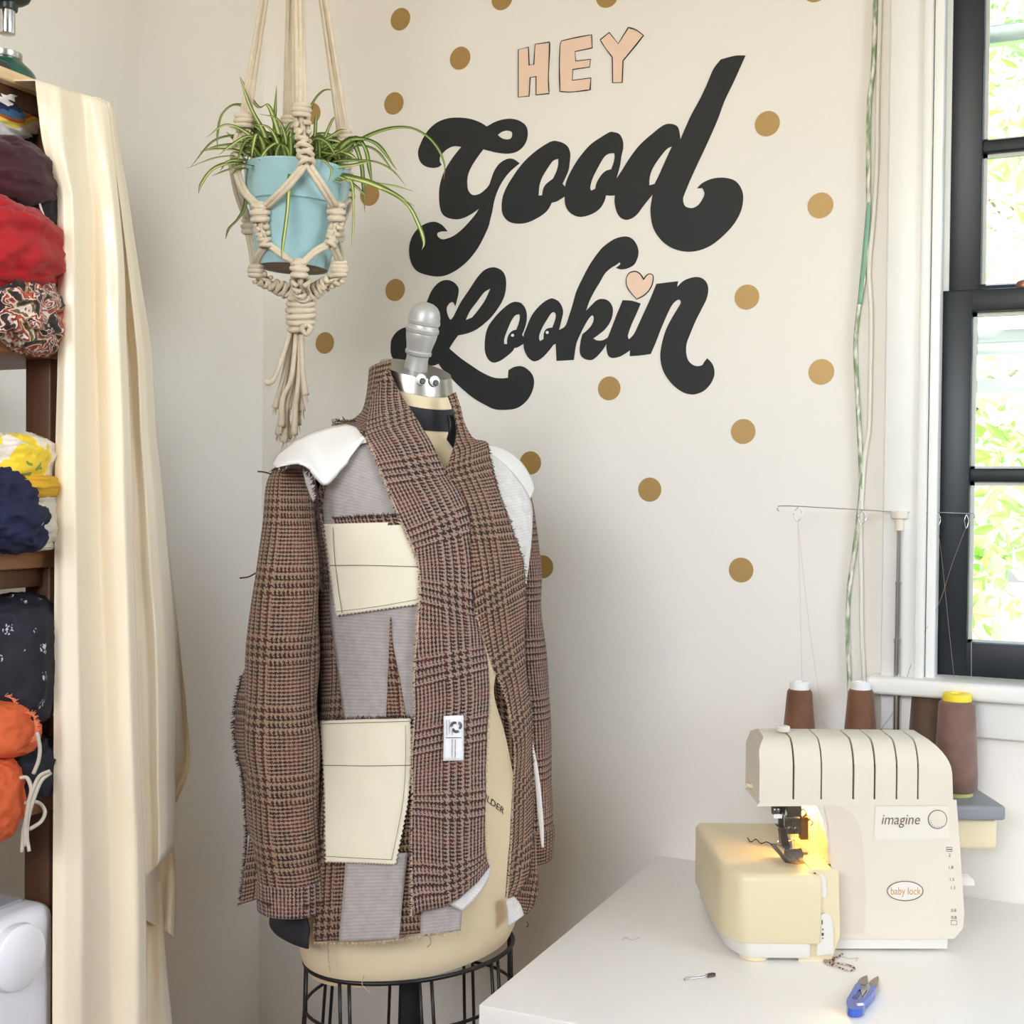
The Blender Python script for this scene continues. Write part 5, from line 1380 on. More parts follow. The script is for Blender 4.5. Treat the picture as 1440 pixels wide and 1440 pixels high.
def leaf(pts, w=7.0, mat=None, tip=True):
    """pts: (x, y, depth) path in the photo frame; folded ribbon with taper"""
    C = np.array([pix(*p) for p in catmull(pts, 8)])
    n = len(C); V = []; UV = []; F = []
    for i in range(n):
        t = C[min(n - 1, i + 1)] - C[max(0, i - 1)]; t /= np.linalg.norm(t) + 1e-9
        up = np.array([0, 0, 1.0]) * 0.5 - AF * 0.8
        sd = np.cross(t, up); sd /= np.linalg.norm(sd) + 1e-9
        nm = np.cross(sd, t)
        s = i / (n - 1)
        ww = w * 1.55 * PSC * 0.5 * (0.55 + 0.45 * math.sin(math.pi * min(1, s * 1.6 + 0.15))) * min(1, (1 - s) * 4.0 + 0.06) if tip else w * PSC * 0.5
        fold = ww * 0.35
        V += [C[i] - sd * ww + nm * fold, C[i], C[i] + sd * ww + nm * fold, C[i] - nm * 0.0004]
        UV += [(0, s), (0.5, s), (1, s), (0.5, s)]
    for i in range(n - 1):
        a = 4 * i; b = a + 4
        F += [(a, a + 1, b + 1, b), (a + 1, a + 2, b + 2, b + 1), (a, b, b + 3, a + 3), (a + 2, a + 3, b + 3, b + 2)]
    return mk('leaf', V, F, mat or LEAF, plant, smooth=True, uvs=UV)
D_ = PD
main_leaves = [
    ([(400,232,D_),(395,200,D_),(378,150,D_-.02),(362,150,D_),(338,108,D_)],6,0), ([(390,235,D_),(386,190,D_),(389,120,D_)],6,1), ([(380,232,D_),(372,190,D_-.02),(352,150,D_-.03),(337,108,D_-.04)],6,0),
    ([(385,232,D_),(350,160,D_),(330,148,D_),(312,162,D_-.02),(306,190,D_-.03),(306,212,D_-.03)],4,1), ([(375,235,D_),(340,215,D_-.04),(310,210,D_-.06),(282,213,D_-.08)],6,0),
    ([(370,236,D_),(335,222,D_-.04),(305,222,D_-.06),(262,237,D_-.08)],4,0), ([(368,236,D_),(330,230,D_-.06),(300,238,D_-.09),(284,258,D_-.10),(279,272,D_-.10)],6,0), ([(372,238,D_),(345,232,D_-.08),(318,240,D_-.10),(297,248,D_-.11)],4,1),
    ([(395,235,D_),(370,200,D_),(340,185,D_-.03),(322,178,D_-.05)],7,0), ([(398,235,D_),(380,205,D_-.02),(350,192,D_-.06),(325,205,D_-.08),(308,218,D_-.09)],6,0), ([(400,236,D_),(392,205,D_-.04),(378,180,D_-.04),(352,175,D_-.05)],5,0),
    ([(400,236,D_),(398,200,D_-.03),(406,178,D_-.04),(414,170,D_-.04)],6,1), ([(392,236,D_),(376,196,D_),(368,180,D_)],10,1), ([(398,236,D_),(388,200,D_),(372,183,D_)],10,1), ([(402,236,D_),(396,206,D_-.02),(384,190,D_-.03)],9,0),
    ([(408,236,D_),(404,205,D_-.03),(392,170,D_-.05),(365,160,D_-.06)],5,0), ([(430,238,D_),(432,190,D_+.04),(438,150,D_+.05),(455,128,D_+.05),(475,128,D_+.05)],5,1),
    ([(440,238,D_),(443,190,D_+.03),(445,155,D_+.03)],6,1), ([(445,240,D_),(455,200,D_+.02),(466,172,D_+.03),(474,162,D_+.03)],5,0), ([(440,240,D_),(450,205,D_),(475,186,D_),(488,182,D_)],6,0), ([(440,240,D_),(455,212,D_-.02),(480,200,D_-.02)],7,1),
    ([(445,242,D_),(462,222,D_-.02),(485,210,D_-.02),(498,200,D_-.02)],5,1), ([(450,243,D_),(470,228,D_-.03),(500,226,D_-.04),(528,228,D_-.05),(552,240,D_-.05),(571,262,D_-.04)],4,1), ([(450,244,D_),(475,236,D_-.04),(500,232,D_-.05),(525,226,D_-.05)],7,0),
    ([(455,245,D_),(480,248,D_-.04),(510,256,D_-.06),(545,268,D_-.07),(583,290,D_-.06)],6,0), ([(455,246,D_),(485,246,D_-.04),(520,256,D_-.05),(555,262,D_-.05),(582,269,D_-.05)],4,0), ([(458,246,D_),(490,250,D_-.05),(530,262,D_-.07),(570,285,D_-.06),(588,315,D_-.05),(596,340,D_-.05),(593,352,D_-.05)],7,0),
    ([(470,245,D_),(480,222,D_),(510,196,D_),(545,182,D_),(575,180,D_),(598,190,D_+.0),(615,208,D_),(625,232,D_),(624,252,D_)],5,1), ([(470,246,D_),(485,215,D_),(500,195,D_),(514,210,D_),(520,240,D_),(524,265,D_)],7,1), ([(470,246,D_),(488,205,D_),(496,198,D_),(508,230,D_),(511,262,D_),(513,298,D_)],7,1),
    ([(465,247,D_),(480,250,D_-.05),(500,262,D_-.06),(516,278,D_-.06)],5,0), ([(455,245,D_),(475,256,D_-.06),(494,256,D_-.08),(497,300,D_-.09),(496,330,D_-.09),(494,348,D_-.09)],3.5,0), ([(420,240,D_),(412,244,D_-.07),(407,262,D_-.085),(404,300,D_-.088),(398,345,D_-.09),(396,365,D_-.09)],6.5,0),
    ([(350,250,D_-.04),(345,290,D_-.01),(335,308,D_),(322,322,D_),(317,337,D_)],5,1), ([(405,236,D_),(400,215,D_-.02),(400,190,D_-.02),(393,178,D_-.02)],6,0), ([(438,240,D_),(446,215,D_+.02),(470,200,D_+.02),(490,196,D_+.02)],5,0), ([(430,240,D_-.03),(450,225,D_-.06),(466,238,D_-.08),(462,256,D_-.09)],4,0),
    ([(370,236,D_),(340,226,D_-.05),(320,228,D_-.07),(310,240,D_-.08)],5,0), ([(362,238,D_),(340,238,D_-.06),(325,246,D_-.08)],5,1), ([(385,236,D_),(362,208,D_),(335,200,D_),(318,185,D_)],6,0)]
for pts, w, g in main_leaves: leaf(pts, w, LEAFG if g else LEAF)
rg = random.Random(11)
for k in range(64):
    x0 = rg.uniform(370, 465); y0 = 238 + (x0 - 412) * 0.06
    dz = rg.uniform(-.045, .045)
    sd = (x0 - 415) / 45 + rg.uniform(-.7, .7)
    L_ = rg.uniform(28, 75)
    p1 = (x0 + sd * L_ * 0.35, y0 - L_ * 0.6, D_ + dz); p2 = (x0 + sd * L_ * 0.85, y0 - L_ * rg.uniform(0.5, 0.9), D_ + dz * 1.3); p3 = (x0 + sd * L_ * 1.25, y0 - L_ * rg.uniform(-0.1, 0.7), D_ + dz * 1.8)
    leaf([(x0, y0, D_ + dz * 0.6), p1, p2, p3], rg.uniform(5, 8), rg.choice((LEAF, LEAFG, LEAFG)))

CORD = CORD = M('natural_cotton_cord', (222, 208, 186), rough=0.9, var=0.06, scale=60, bump=0.35, bscale=500)
mac = thing('macrame_hanger', 'natural cotton macrame plant hanger with long tassel', 'plant hanger', pix(410, 620, PD))
CR = 0.0036
def P3(x, y, dd=0.0): return pix(x, y, PD + dd)
def cord(pts, r=CR, name='cord', parent=None, seg=7): return tube(name, catmull([P3(*p) for p in pts], 6), r, CORD, parent or mac, seg)
def wrap(name, x, y, dd, w, h, turns=3, r=CR * 1.05, tilt=0.12, parent=None, jag=0.0):
    """cord wound round a bundle: each turn a slanted ring"""
    geos = []
    c0 = P3(x, y, dd)
    for k in range(turns):
        cy_ = (k + 0.5) / turns - 0.5
        ph = rg.uniform(-1, 1) * 0.5
        rr = w * PSC * 0.5 * (1 - 0.18 * (2 * cy_) ** 2) - r * 0.6
        pts = []
        for a in np.linspace(0, 2 * math.pi, 25):
            off = tilt * math.sin(a + ph) * w * PSC * 0.5
            pts.append(c0 + AR * (rr * math.cos(a)) + AF * (rr * 0.85 * math.sin(a)) - AU * (cy_ * h * PSC) + AU * off)
        geos.append(tube_geo(pts, r, 7, False))
    V, F = lathe_geo([(w * PSC * 0.36, -h * PSC * 0.5), (w * PSC * 0.40, 0), (w * PSC * 0.36, h * PSC * 0.5)], c0, AU, 12)
    geos.append((V, F))
    V, F = join_geo(geos)
    return mk(name, V, F, CORD, parent or mac, smooth=True)
def sinnet(x0, y0, d0, x1, y1, d1, n=4, w=13):
    """twisted run of half knots: short crossing loops stacked along the line"""
    geos = []
    A = P3(x0, y0, d0); B = P3(x1, y1, d1)
    ax = (B - A); L_ = np.linalg.norm(ax); ax = ax / L_
    sd = np.cross(ax, AF); sd /= np.linalg.norm(sd); fw = np.cross(sd, ax)
    for k in range(n):
        c = A + ax * (L_ * (k + 0.5) / n)
        tw = 0.75 * k + rg.uniform(-.2, .2)
        s2 = sd * math.cos(tw) + fw * math.sin(tw); f2 = -sd * math.sin(tw) + fw * math.cos(tw)
        hw = w * PSC * 0.5
        for sg in (1, -1):
            pts = [c + s2 * (sg * hw * 0.95) - ax * (L_ / n * 0.45), c + s2 * (sg * hw * 0.5) + f2 * (hw * 0.75), c - s2 * (sg * hw * 0.5) + f2 * (hw * 0.8) + ax * (L_ / n * 0.15), c - s2 * (sg * hw * 0.95) + ax * (L_ / n * 0.4), c - s2 * (sg * hw * 0.4) - f2 * (hw * 0.7) + ax * (L_ / n * 0.5)]
            geos.append(tube_geo(catmull(pts, 4), CR * 0.98, 6))
    geos.append(tube_geo([A, B], CR * 1.2, 6))
    V, F = join_geo(geos)
    return mk('knotted_run', V, F, CORD, mac, smooth=True)
hk = P3(415, -270, 0.0)
def arm(x, y, dd, nstr=4, spread=5.0):
    for k in range(nstr):
        s = (k - (nstr - 1) / 2)
        top = (415 + s * 2.0, -262, rg.uniform(-.004, .004))
        mid = (415 + (x - 415) * 0.63 + s * spread * 0.55 + rg.uniform(-1, 1), -262 + (y + 262) * 0.62, dd * 0.62 + rg.uniform(-.006, .006))
        cord([top, mid, (x + s * spread * 0.75, y, dd + rg.uniform(-.003, .003))], CR * 0.92)
ARM = [(345, 165, -0.02), (424, 150, -0.085), (482, 185, 0.02), (406, 170, 0.085)]
for a in ARM: arm(*a)
tube('top_loop', catmull([hk + AR * (0.016 * math.cos(t)) - AU * (0.02 * math.sin(t)) for t in np.linspace(0, 2 * math.pi, 14)], 3), 0.006, CORD, mac, 7)
wrap('wrapped_knot', 415, -254, 0, 26, 26, 4)
tube('ceiling_hook', catmull([np.array([hk[0], hk[1], ZC]), np.array([hk[0], hk[1], ZC - 0.03]), hk + np.array([0.014, 0, 0.03]), hk + np.array([0.012, 0, 0.006]), hk + np.array([-0.004, 0, 0.004])], 6), 0.003, CHROME, mac, 8)
# collar knots of the arms
wrap('knot', 343, 170, -0.02, 27, 20, 3); wrap('knot', 424, 155, -0.085, 26, 18, 3); wrap('knot', 483, 192, 0.02, 24, 20, 3); wrap('knot', 406, 172, 0.085, 24, 18, 3)
sinnet(341, 180, -0.02, 331, 236, -0.04, 5, 15); sinnet(424, 164, -0.085, 431, 232, -0.09, 6, 20); sinnet(484, 202, 0.02, 488, 280, 0.015, 7, 19); sinnet(406, 182, 0.085, 404, 232, 0.085, 5, 16)
K1 = (366, 299, -0.062); K2 = (473, 298, -0.05)
for (a, b) in ((-2, 0), (4, 1.5)):
    cord([(428 + a, 232, -0.092), (400 + a, 264 + b, -0.088), (372 + a * 1.2, 291, -0.068)])
    cord([(433 + a, 233, -0.092), (453 + a, 264 - b, -0.085), (470 + a, 290, -0.06)])
    cord([(330 + a, 238, -0.04), (342 + a, 268, -0.05), (362 + a * 1.2, 290, -0.065)])
    cord([(327 + a, 238, -0.03), (335 + a, 275, 0.0), (348 + a, 310, 0.03)])
    cord([(487 + a, 281, 0.012), (480 + a, 288, -0.02), (474 + a * 1.2, 292, -0.048)])
    cord([(489 + a, 281, 0.02), (484 + a, 300, 0.05), (474 + a, 325, 0.06)])
wrap('knot', K1[0], K1[1], K1[2], 27, 27, 3, tilt=0.2); wrap('knot', K2[0], K2[1], K2[2], 25, 26, 3, tilt=0.22)
wrap('knot', 350, 318, 0.035, 22, 24, 3); wrap('knot', 474, 330, 0.055, 22, 22, 3)
sinnet(366, 313, -0.062, 375, 346, -0.055, 4, 17); sinnet(474, 312, -0.05, 465, 346, -0.052, 4, 15)
for (a, b) in ((-2, -1), (3, 3)):
    cord([(378, 343 + b, -0.056), (398, 358 + b, -0.06), (416 + a, 371, -0.058)])
    cord([(462, 343 + b, -0.052), (443, 353 + b * 1.2, -0.06), (425 + a, 371, -0.058)])
    cord([(372 + a, 347, -0.05), (362 + a, 362, -0.035), (358 + a, 374, -0.02)])
    cord([(467 + a, 347, -0.05), (474 + a, 360, -0.035), (478 + a, 372, -0.02)])
    cord([(350 + a, 330, 0.035), (354 + a, 352, 0.02), (357 + a, 372, -0.01)])
    cord([(474 + a, 342, 0.055), (478 + a, 356, 0.02), (479 + a, 370, -0.01)])
wrap('knot', 421, 378, -0.058, 25, 25, 3, tilt=0.2); wrap('knot', 360, 381, -0.02, 22, 18, 3); wrap('knot', 477, 378, -0.02, 24, 22, 4)
sinnet(361, 388, -0.02, 412, 414, -0.005, 6, 19); sinnet(422, 390, -0.055, 425, 416, -0.02, 4, 22); sinnet(477, 388, -0.02, 436, 414, -0.005, 6, 19); sinnet(418, 390, 0.05, 420, 414, 0.01, 4, 18)
wrap('wrapped_knot', 423, 440, -0.005, 42, 52, 6, CR * 1.15, 0.2)
tube('knot_end', catmull([P3(432, 456, -.024), P3(437, 462, -.026), P3(431, 470, -.024), P3(425, 462, -.026), P3(430, 456, -.028)], 5), CR, CORD, mac, 7)
tails = [((410, 462), (396, 505), (384, 535), 374, 538), ((412, 462), (402, 515), (392, 555), 387, 574), ((414, 462), (408, 520), (396, 580), 391, 612), ((416, 464), (413, 520), (402, 575), 400, 622), ((418, 464), (417, 520), (404, 580), 410, 616), ((420, 464), (421, 520), (416, 570), 414, 612), ((421, 464), (423, 510), (419, 545), 419, 598), ((423, 464), (425, 505), (426, 525), 430, 556), ((425, 464), (425, 510), (420, 540), 425, 578), ((417, 464), (410, 530), (398, 560), 396, 600), ((422, 464), (420, 520), (412, 545), 405, 575)]
for k, (a, b, c, ex, ey) in enumerate(tails):
    dd = -0.016 + 0.032 * ((k * 5) % 11) / 10
    p = [(a[0], a[1], dd * 0.5), (b[0], b[1], dd), (c[0], c[1], dd * 1.1), (ex, ey, dd)]
    t = tube('tassel_cord', catmull([P3(*q) for q in p], 8), [CR, CR, CR, CR * 1.1, CR * 1.5], CORD, mac, 7)
    fr = []
    for q in range(9):
        an = rg.uniform(0, 2 * math.pi); e0 = P3(ex, ey, dd)
        s_ = AR * math.cos(an) * 0.0035 + AF * math.sin(an) * 0.0035
        fr.append(tube_geo([e0 + s_ * 0.6, e0 + s_ * 1.3 - AU * rg.uniform(.006, .012)], [0.0009, 0.0004], 4))
    V, F = join_geo(fr); tag(mk('frayed_end', V, F, CORD, t), kind='stuff')

# ------------------------------------------------------------------ wooden shelf unit on the left wall
XF = -1.09
YE = float(on_x(92, 600, XF)[1])
YEB = float(on_x(152, 600, XF)[1])     # boards run on past the post
YS = 0.30
PINE = M('pale_pine', (226, 196, 148), rough=0.5, var=0.12, scale=14, stretch=(14, 1, 14))
BROWNW = M('brown_stained_wood', (132, 88, 54), rough=0.5, var=0.18, scale=12, stretch=(14, 1, 14))
DARKW = M('dark_stained_wood', (88, 56, 36), rough=0.5, var=0.18, scale=12, stretch=(14, 14, 1))
sh = thing('shelf_unit', 'open wooden shelf unit full of folded fabric along the left wall', 'shelf', (-1.26, 0.72, 0))
def zx(x, y, X=XF): return float(on_x(x, y, X)[2])
ZB = [zx(25, 101), zx(20, 472), zx(20, 776), zx(40, 1124), 0.60, 0.12]
for k, z in enumerate(ZB):
    t = 0.020 if k else 0.014
    box('shelf_board', (XL + 0.012, YS, z - t), (XF, YEB, z), PINE if k == 0 else BROWNW, sh, 0.002)
    if k in (0, 2):
        box('shelf_rail', (XF - 0.03, YS + 0.03, z - t - 0.022), (XF - 0.012, YE - 0.02, z - t), DARKW, sh, 0.001)
    if k in (0,):
        box('shelf_rail', (XL + 0.02, YS + 0.03, z - t - 0.035), (XL + 0.04, YE - 0.02, z - t), DARKW, sh, 0.001)
for (py0, py1) in ((YE - 0.022, YE - 0.002), (YS + 0.002, YS + 0.022)):
    for (px0, px1) in ((XF - 0.040, XF - 0.002), (XL + 0.014, XL + 0.052)):
        box('shelf_post', (px0, py0, 0), (px1, py1, ZB[0] - 0.014), DARKW, sh, 0.002)

# ------------------------------------------------------------------ crumpled cloth bundles
def blob(name, x, y, hx, hy, depth, hd, mat, label, cat='fabric', amp=0.10, fs=3.0, seed=0, e=0.8, nu=72, nv=48, crease=0.0, uvscale=1.0, tiltx=0.0):
    c = pix(x, y, depth); s = depth / FPX
    V = []; F = []; UV = []
    for j in range(nv + 1):
        ph = -math.pi / 2 + math.pi * j / nv
        for i in range(nu):
            th = 2 * math.pi * i / nu
            cp, sp, ct, st_ = math.cos(ph), math.sin(ph), math.cos(th), math.sin(th)
            f = lambda q: math.copysign(abs(q) ** e, q)
            d = Vector((f(cp) * f(ct), f(cp) * f(st_), f(sp)))
            q = Vector((d.x * fs + seed * 3.1, d.y * fs, d.z * fs * 1.6))
            n1 = noise.noise(q); n2 = noise.noise(q * 2.1 + Vector((5, seed, 1)))
            r = 1 + amp * (1.2 * n1 + 0.7 * (0.5 - abs(n2) * 2)) 
            if crease: r += crease * math.sin(d.z * 9 + 3 * n1 + seed) * cp
            V.append(c + AR * (d.x * hx * s * r + tiltx * d.z * hx * s) + AF * (d.y * hd * r) + AU * (d.z * hy * s * r))
            UV.append((th / 6.283, (ph + 1.57) / 3.1416))
    for j in range(nv):
        for i in range(nu):
            i2 = (i + 1) % nu
            F.append((j * nu + i, j * nu + i2, (j + 1) * nu + i2, (j + 1) * nu + i))
    o = mk(name, V, F, mat, None, smooth=True)
    return tag(o, label, cat)
def vor_mat(name, cols, scale, rough=0.85, stretch=None, base=None, sheen=0.2):
    """printed cloth: noise-broken patches of colour"""
    m = bpy.data.materials.new(name); m.use_nodes = True
    nt = m.node_tree; p = nt.nodes['Principled BSDF']
    tc = nt.nodes.new('ShaderNodeTexCoord'); mp_ = nt.nodes.new('ShaderNodeMapping')
    if stretch: mp_.inputs['Scale'].default_value = stretch
    nt.links.new(tc.outputs['Object'], mp_.inputs[0])
    nz = nt.nodes.new('ShaderNodeTexNoise'); nz.inputs['Scale'].default_value = scale; nz.inputs['Detail'].default_value = 1.5; nz.inputs['Distortion'].default_value = 1.2
    nt.links.new(mp_.outputs[0], nz.inputs['Vector'])
    rp = nt.nodes.new('ShaderNodeValToRGB'); rp.color_ramp.interpolation = 'CONSTANT'
    el = rp.color_ramp.elements
    n = len(cols)
    pos = [0.0] + list(np.linspace(0.36, 0.64, n - 1))
    el[0].position = 0; el[0].color = srgb(cols[0]); el[1].position = pos[1]; el[1].color = srgb(cols[1])
    for k in range(2, n):
        q = el.new(pos[k]); q.color = srgb(cols[k])
    nt.links.new(nz.outputs['Fac'], rp.inputs[0]); nt.links.new(rp.outputs[0], p.inputs['Base Color'])
    p.inputs['Roughness'].default_value = rough; p.inputs['Sheen Weight'].default_value = sheen
    return m
# striped knit
SW = bpy.data.materials.new('multicolour_striped_knit'); SW.use_nodes = True
_n = SW.node_tree; _tc = _n.nodes.new('ShaderNodeTexCoord'); _sx = _n.nodes.new('ShaderNodeSeparateXYZ')
_nz = _n.nodes.new('ShaderNodeTexNoise'); _nz.inputs['Scale'].default_value = 14; _n.links.new(_tc.outputs['Object'], _nz.inputs['Vector'])
_n.links.new(_tc.outputs['Object'], _sx.inputs[0])
_m1 = _n.nodes.new('ShaderNodeMath'); _m1.operation = 'MULTIPLY_ADD'; _n.links.new(_nz.outputs['Fac'], _m1.inputs[0]); _m1.inputs[1].default_value = 0.05; _n.links.new(_sx.outputs[2], _m1.inputs[2])
_m2 = _n.nodes.new('ShaderNodeMath'); _m2.operation = 'MULTIPLY_ADD'; _n.links.new(_sx.outputs[0], _m2.inputs[0]); _m2.inputs[1].default_value = 0.9; _n.links.new(_m1.outputs[0], _m2.inputs[2])
_m3 = _n.nodes.new('ShaderNodeMath'); _m3.operation = 'MULTIPLY'; _n.links.new(_m2.outputs[0], _m3.inputs[0]); _m3.inputs[1].default_value = 23.0
_m4 = _n.nodes.new('ShaderNodeMath'); _m4.operation = 'FRACT'; _n.links.new(_m3.outputs[0], _m4.inputs[0])
_rp = _n.nodes.new('ShaderNodeValToRGB'); _rp.color_ramp.interpolation = 'CONSTANT'; _n.links.new(_m4.outputs[0], _rp.inputs[0])
el = _rp.color_ramp.elements
el[0].color = srgb((236, 232, 226)); el[1].position = 0.30; el[1].color = srgb((240, 204, 90))
for q, c in ((0.46, (176, 96, 52)), (0.60, (58, 98, 132)), (0.74, (28, 38, 72)), (0.86, (236, 232, 226))):
    z_ = el.new(q); z_.color = srgb(c)
_n.links.new(_rp.outputs[0], _n.nodes['Principled BSDF'].inputs['Base Color']); _n.nodes['Principled BSDF'].inputs['Roughness'].default_value = 0.9
VELVET = lambda nm, c: M(nm, c, rough=0.75, var=0.15, scale=20, sheen=0.14)
blob('folded_knit', 0, 180, 52, 38, 1.47, 0.09, SW, 'striped knit in white, navy, rust and yellow atop the burgundy cloth', amp=0.12, fs=2.2, seed=1)
o = box('white_folder', (XL + 0.02, 1.02, zx(45, 300, XL + 0.03)), (XL + 0.03, YE - 0.03, zx(50, 172, XL + 0.03)), M('white_card', (232, 232, 230), rough=0.6, var=0.01))
tag(o, 'white card sheet standing behind the striped knit', 'card')
blob('folded_cloth', 20, 254, 60, 50, 1.435, 0.08, VELVET('burgundy_velvet', (58, 8, 22)), 'deep burgundy velvet bundle between the striped knit and red velvet', amp=0.08, fs=1.8, seed=2)
blob('folded_cloth', 66, 300, 18, 46, 1.445, 0.03, M('black_cloth', (24, 20, 24), rough=0.9, var=0.2), 'black folded cloth wedged beside the burgundy velvet', amp=0.12, fs=2.2, seed=3)
o = tube('piping_cord', catmull([pix(*p) for p in ((46, 258, 1.412), (52, 275, 1.412), (60, 300, 1.415), (68, 318, 1.42), (78, 326, 1.43))], 6), 0.0013, M('white_piping', (220, 210, 206), rough=0.7))
tag(o, 'thin white piping cord hanging over the black folded cloth', 'cord')
blob('folded_cloth', 4, 352, 77, 68, 1.415, 0.08, VELVET('red_velvet', (172, 6, 18)), 'bright red crushed velvet bundle on the middle fabric shelf', amp=0.10, fs=1.8, seed=4, crease=0.03)
blob('folded_cloth', 44, 444, 42, 52, 1.43, 0.07, vor_mat('autumn_floral_print', ((36, 22, 24), (66, 36, 32), (214, 198, 186), (120, 40, 30), (180, 84, 50), (226, 206, 196), (110, 92, 40), (40, 26, 26)), 42), 'dark floral print cloth in rust and cream under the red velvet', amp=0.14, fs=2.8, seed=5, crease=0.03)
blob('folded_cloth', -30, 430, 50, 40, 1.50, 0.10, M('plum_cloth', (52, 26, 34), rough=0.9, var=0.2), 'dark plum cloth next to the floral print', amp=0.1, seed=6)
# second fabric shelf
blob('folded_cloth', 18, 652, 64, 44, 1.45, 0.07, vor_mat('lemon_print_linen', ((226, 214, 196), (226, 214, 196), (232, 222, 206), (238, 206, 52), (226, 190, 40), (128, 140, 50)), 15), 'cream linen printed with yellow lemons', amp=0.12, fs=1.8, seed=7)
blob('folded_cloth', 46, 684, 36, 18, 1.435, 0.05, M('mustard_ribbed_knit', (212, 164, 44), rough=0.9, var=0.1), 'mustard ribbed knit under the lemon linen', amp=0.06, seed=8, crease=0.05)
blob('folded_cloth', 54, 728, 26, 42, 1.44, 0.05, M('natural_linen', (206, 196, 180), rough=0.9, var=0.05, bump=0.2, bscale=300), 'natural grey linen beside the navy cloth', amp=0.12, fs=2.4, seed=9)
blob('folded_cloth', 0, 714, 60, 62, 1.40, 0.06, M('navy_cotton', (22, 27, 60), rough=0.85, var=0.2, scale=30), 'navy cotton bundle in front of the lemon linen', amp=0.11, fs=1.9, seed=10, crease=0.04, tiltx=-0.25, nu=96, nv=64)
blob('folded_cloth', 26, 768, 52, 8, 1.45, 0.06, M('stone_linen', (196, 186, 168), rough=0.9, var=0.06), 'flat stone coloured linen lying under the navy cotton', amp=0.05, seed=12)
# third fabric shelf
def motif_mat():
    m = M('navy_scroll_print', (10, 11, 24), rough=0.7, var=0.25, scale=18)
    nt = m.node_tree; p = nt.nodes['Principled BSDF']; old = p.inputs['Base Color'].links[0].from_socket
    tc = nt.nodes['Texture Coordinate']
    v = nt.nodes.new('ShaderNodeTexVoronoi'); v.inputs['Scale'].default_value = 36; v.inputs['Randomness'].default_value = 0.6
    nt.links.new(tc.outputs['Object'], v.inputs['Vector'])
    w = nt.nodes.new('ShaderNodeTexNoise'); w.inputs['Scale'].default_value = 300; nt.links.new(tc.outputs['Object'], w.inputs['Vector'])
    a = nt.nodes.new('ShaderNodeMath'); a.operation = 'LESS_THAN'; nt.links.new(v.outputs['Distance'], a.inputs[0]); a.inputs[1].default_value = 0.24
    b = nt.nodes.new('ShaderNodeMath'); b.operation = 'GREATER_THAN'; nt.links.new(w.outputs['Fac'], b.inputs[0]); b.inputs[1].default_value = 0.52
    c = nt.nodes.new('ShaderNodeMath'); c.operation = 'MULTIPLY'; nt.links.new(a.outputs[0], c.inputs[0]); nt.links.new(b.outputs[0], c.inputs[1])
    mx = nt.nodes.new('ShaderNodeMix'); mx.data_type = 'RGBA'; nt.links.new(c.outputs[0], mx.inputs[0]); nt.links.new(old, mx.inputs[6]); mx.inputs[7].default_value = srgb((196, 198, 206))
    nt.links.new(mx.outputs[2], p.inputs['Base Color'])
    return m
blob('folded_cloth', 20, 930, 62, 92, 1.46, 0.06, motif_mat(), 'navy cloth printed with small white scroll motifs', amp=0.06, fs=1.6, seed=13, e=0.55)
blob('folded_cloth', 40, 1080, 40, 46, 1.455, 0.05, M('black_denim', (26, 28, 36), rough=0.9, var=0.3, scale=40), 'black denim bundle with pale drawstrings', amp=0.10, seed=14)
ORG = M('orange_linen', (214, 96, 50), rough=0.85, var=0.08, scale=14, bump=0.15, bscale=400)
of = blob('folded_cloth', -6, 1022, 54, 44, 1.41, 0.05, ORG, 'orange linen with a frayed edge lying over the black denim', amp=0.09, fs=1.7, seed=15, tiltx=-0.2)
fringe('frayed_edge', [(6, 978), (18, 984), (24, 1000), (34, 1002), (46, 1006), (50, 1020), (49, 1034), (36, 1048), (26, 1056)], of, lambda x, y: pix(x, y, 1.40), 6, 1.6, (0.9, -0.3), 31, M('pale_orange_fray', (238, 150, 110), rough=0.9))
of2 = blob('folded_cloth', -16, 1122, 44, 62, 1.385, 0.04, ORG, 'rolled orange linen hanging over the shelf edge', amp=0.10, fs=2.0, seed=16, crease=0.03)
ds = thing('drawstring', 'pale drawstring cord hanging from the black denim over the shelf edge', 'cord', pix(32, 1198, 1.385))
DSM = M('pale_drawstring', (196, 188, 172), rough=0.85, var=0.1)
for pts in (((70, 1084, 1.385), (55, 1092, 1.385), (45, 1115, 1.383), (38, 1145, 1.385), (33, 1170, 1.385), (31, 1198, 1.385)), ((72, 1086, 1.390), (58, 1098, 1.385), (47, 1125, 1.383), (40, 1150, 1.385), (38, 1175, 1.385), (41, 1197, 1.385)), ((28, 1094, 1.385), (38, 1094, 1.385), (44, 1110, 1.383), (40, 1130, 1.381), (36, 1160, 1.383), (35, 1190, 1.385)), ((30, 1130, 1.395), (52, 1128, 1.405), (63, 1140, 1.405), (58, 1155, 1.400), (42, 1166, 1.385)), ((52, 1030, 1.385), (56, 1052, 1.385), (54, 1070, 1.385), (47, 1088, 1.385))):
    tube('string', catmull([pix(*p) for p in pts], 6), 0.0022, DSM, ds, 6)
o = box('foam_board', (XL + 0.06, 0.62, 0.60), (XL + 0.066, YE - 0.07, zx(40, 1132, XL + 0.06)), M('white_board', (214, 214, 212), rough=0.6, var=0.01))
tag(o, 'plain white board standing behind the white sewing machine', 'board')

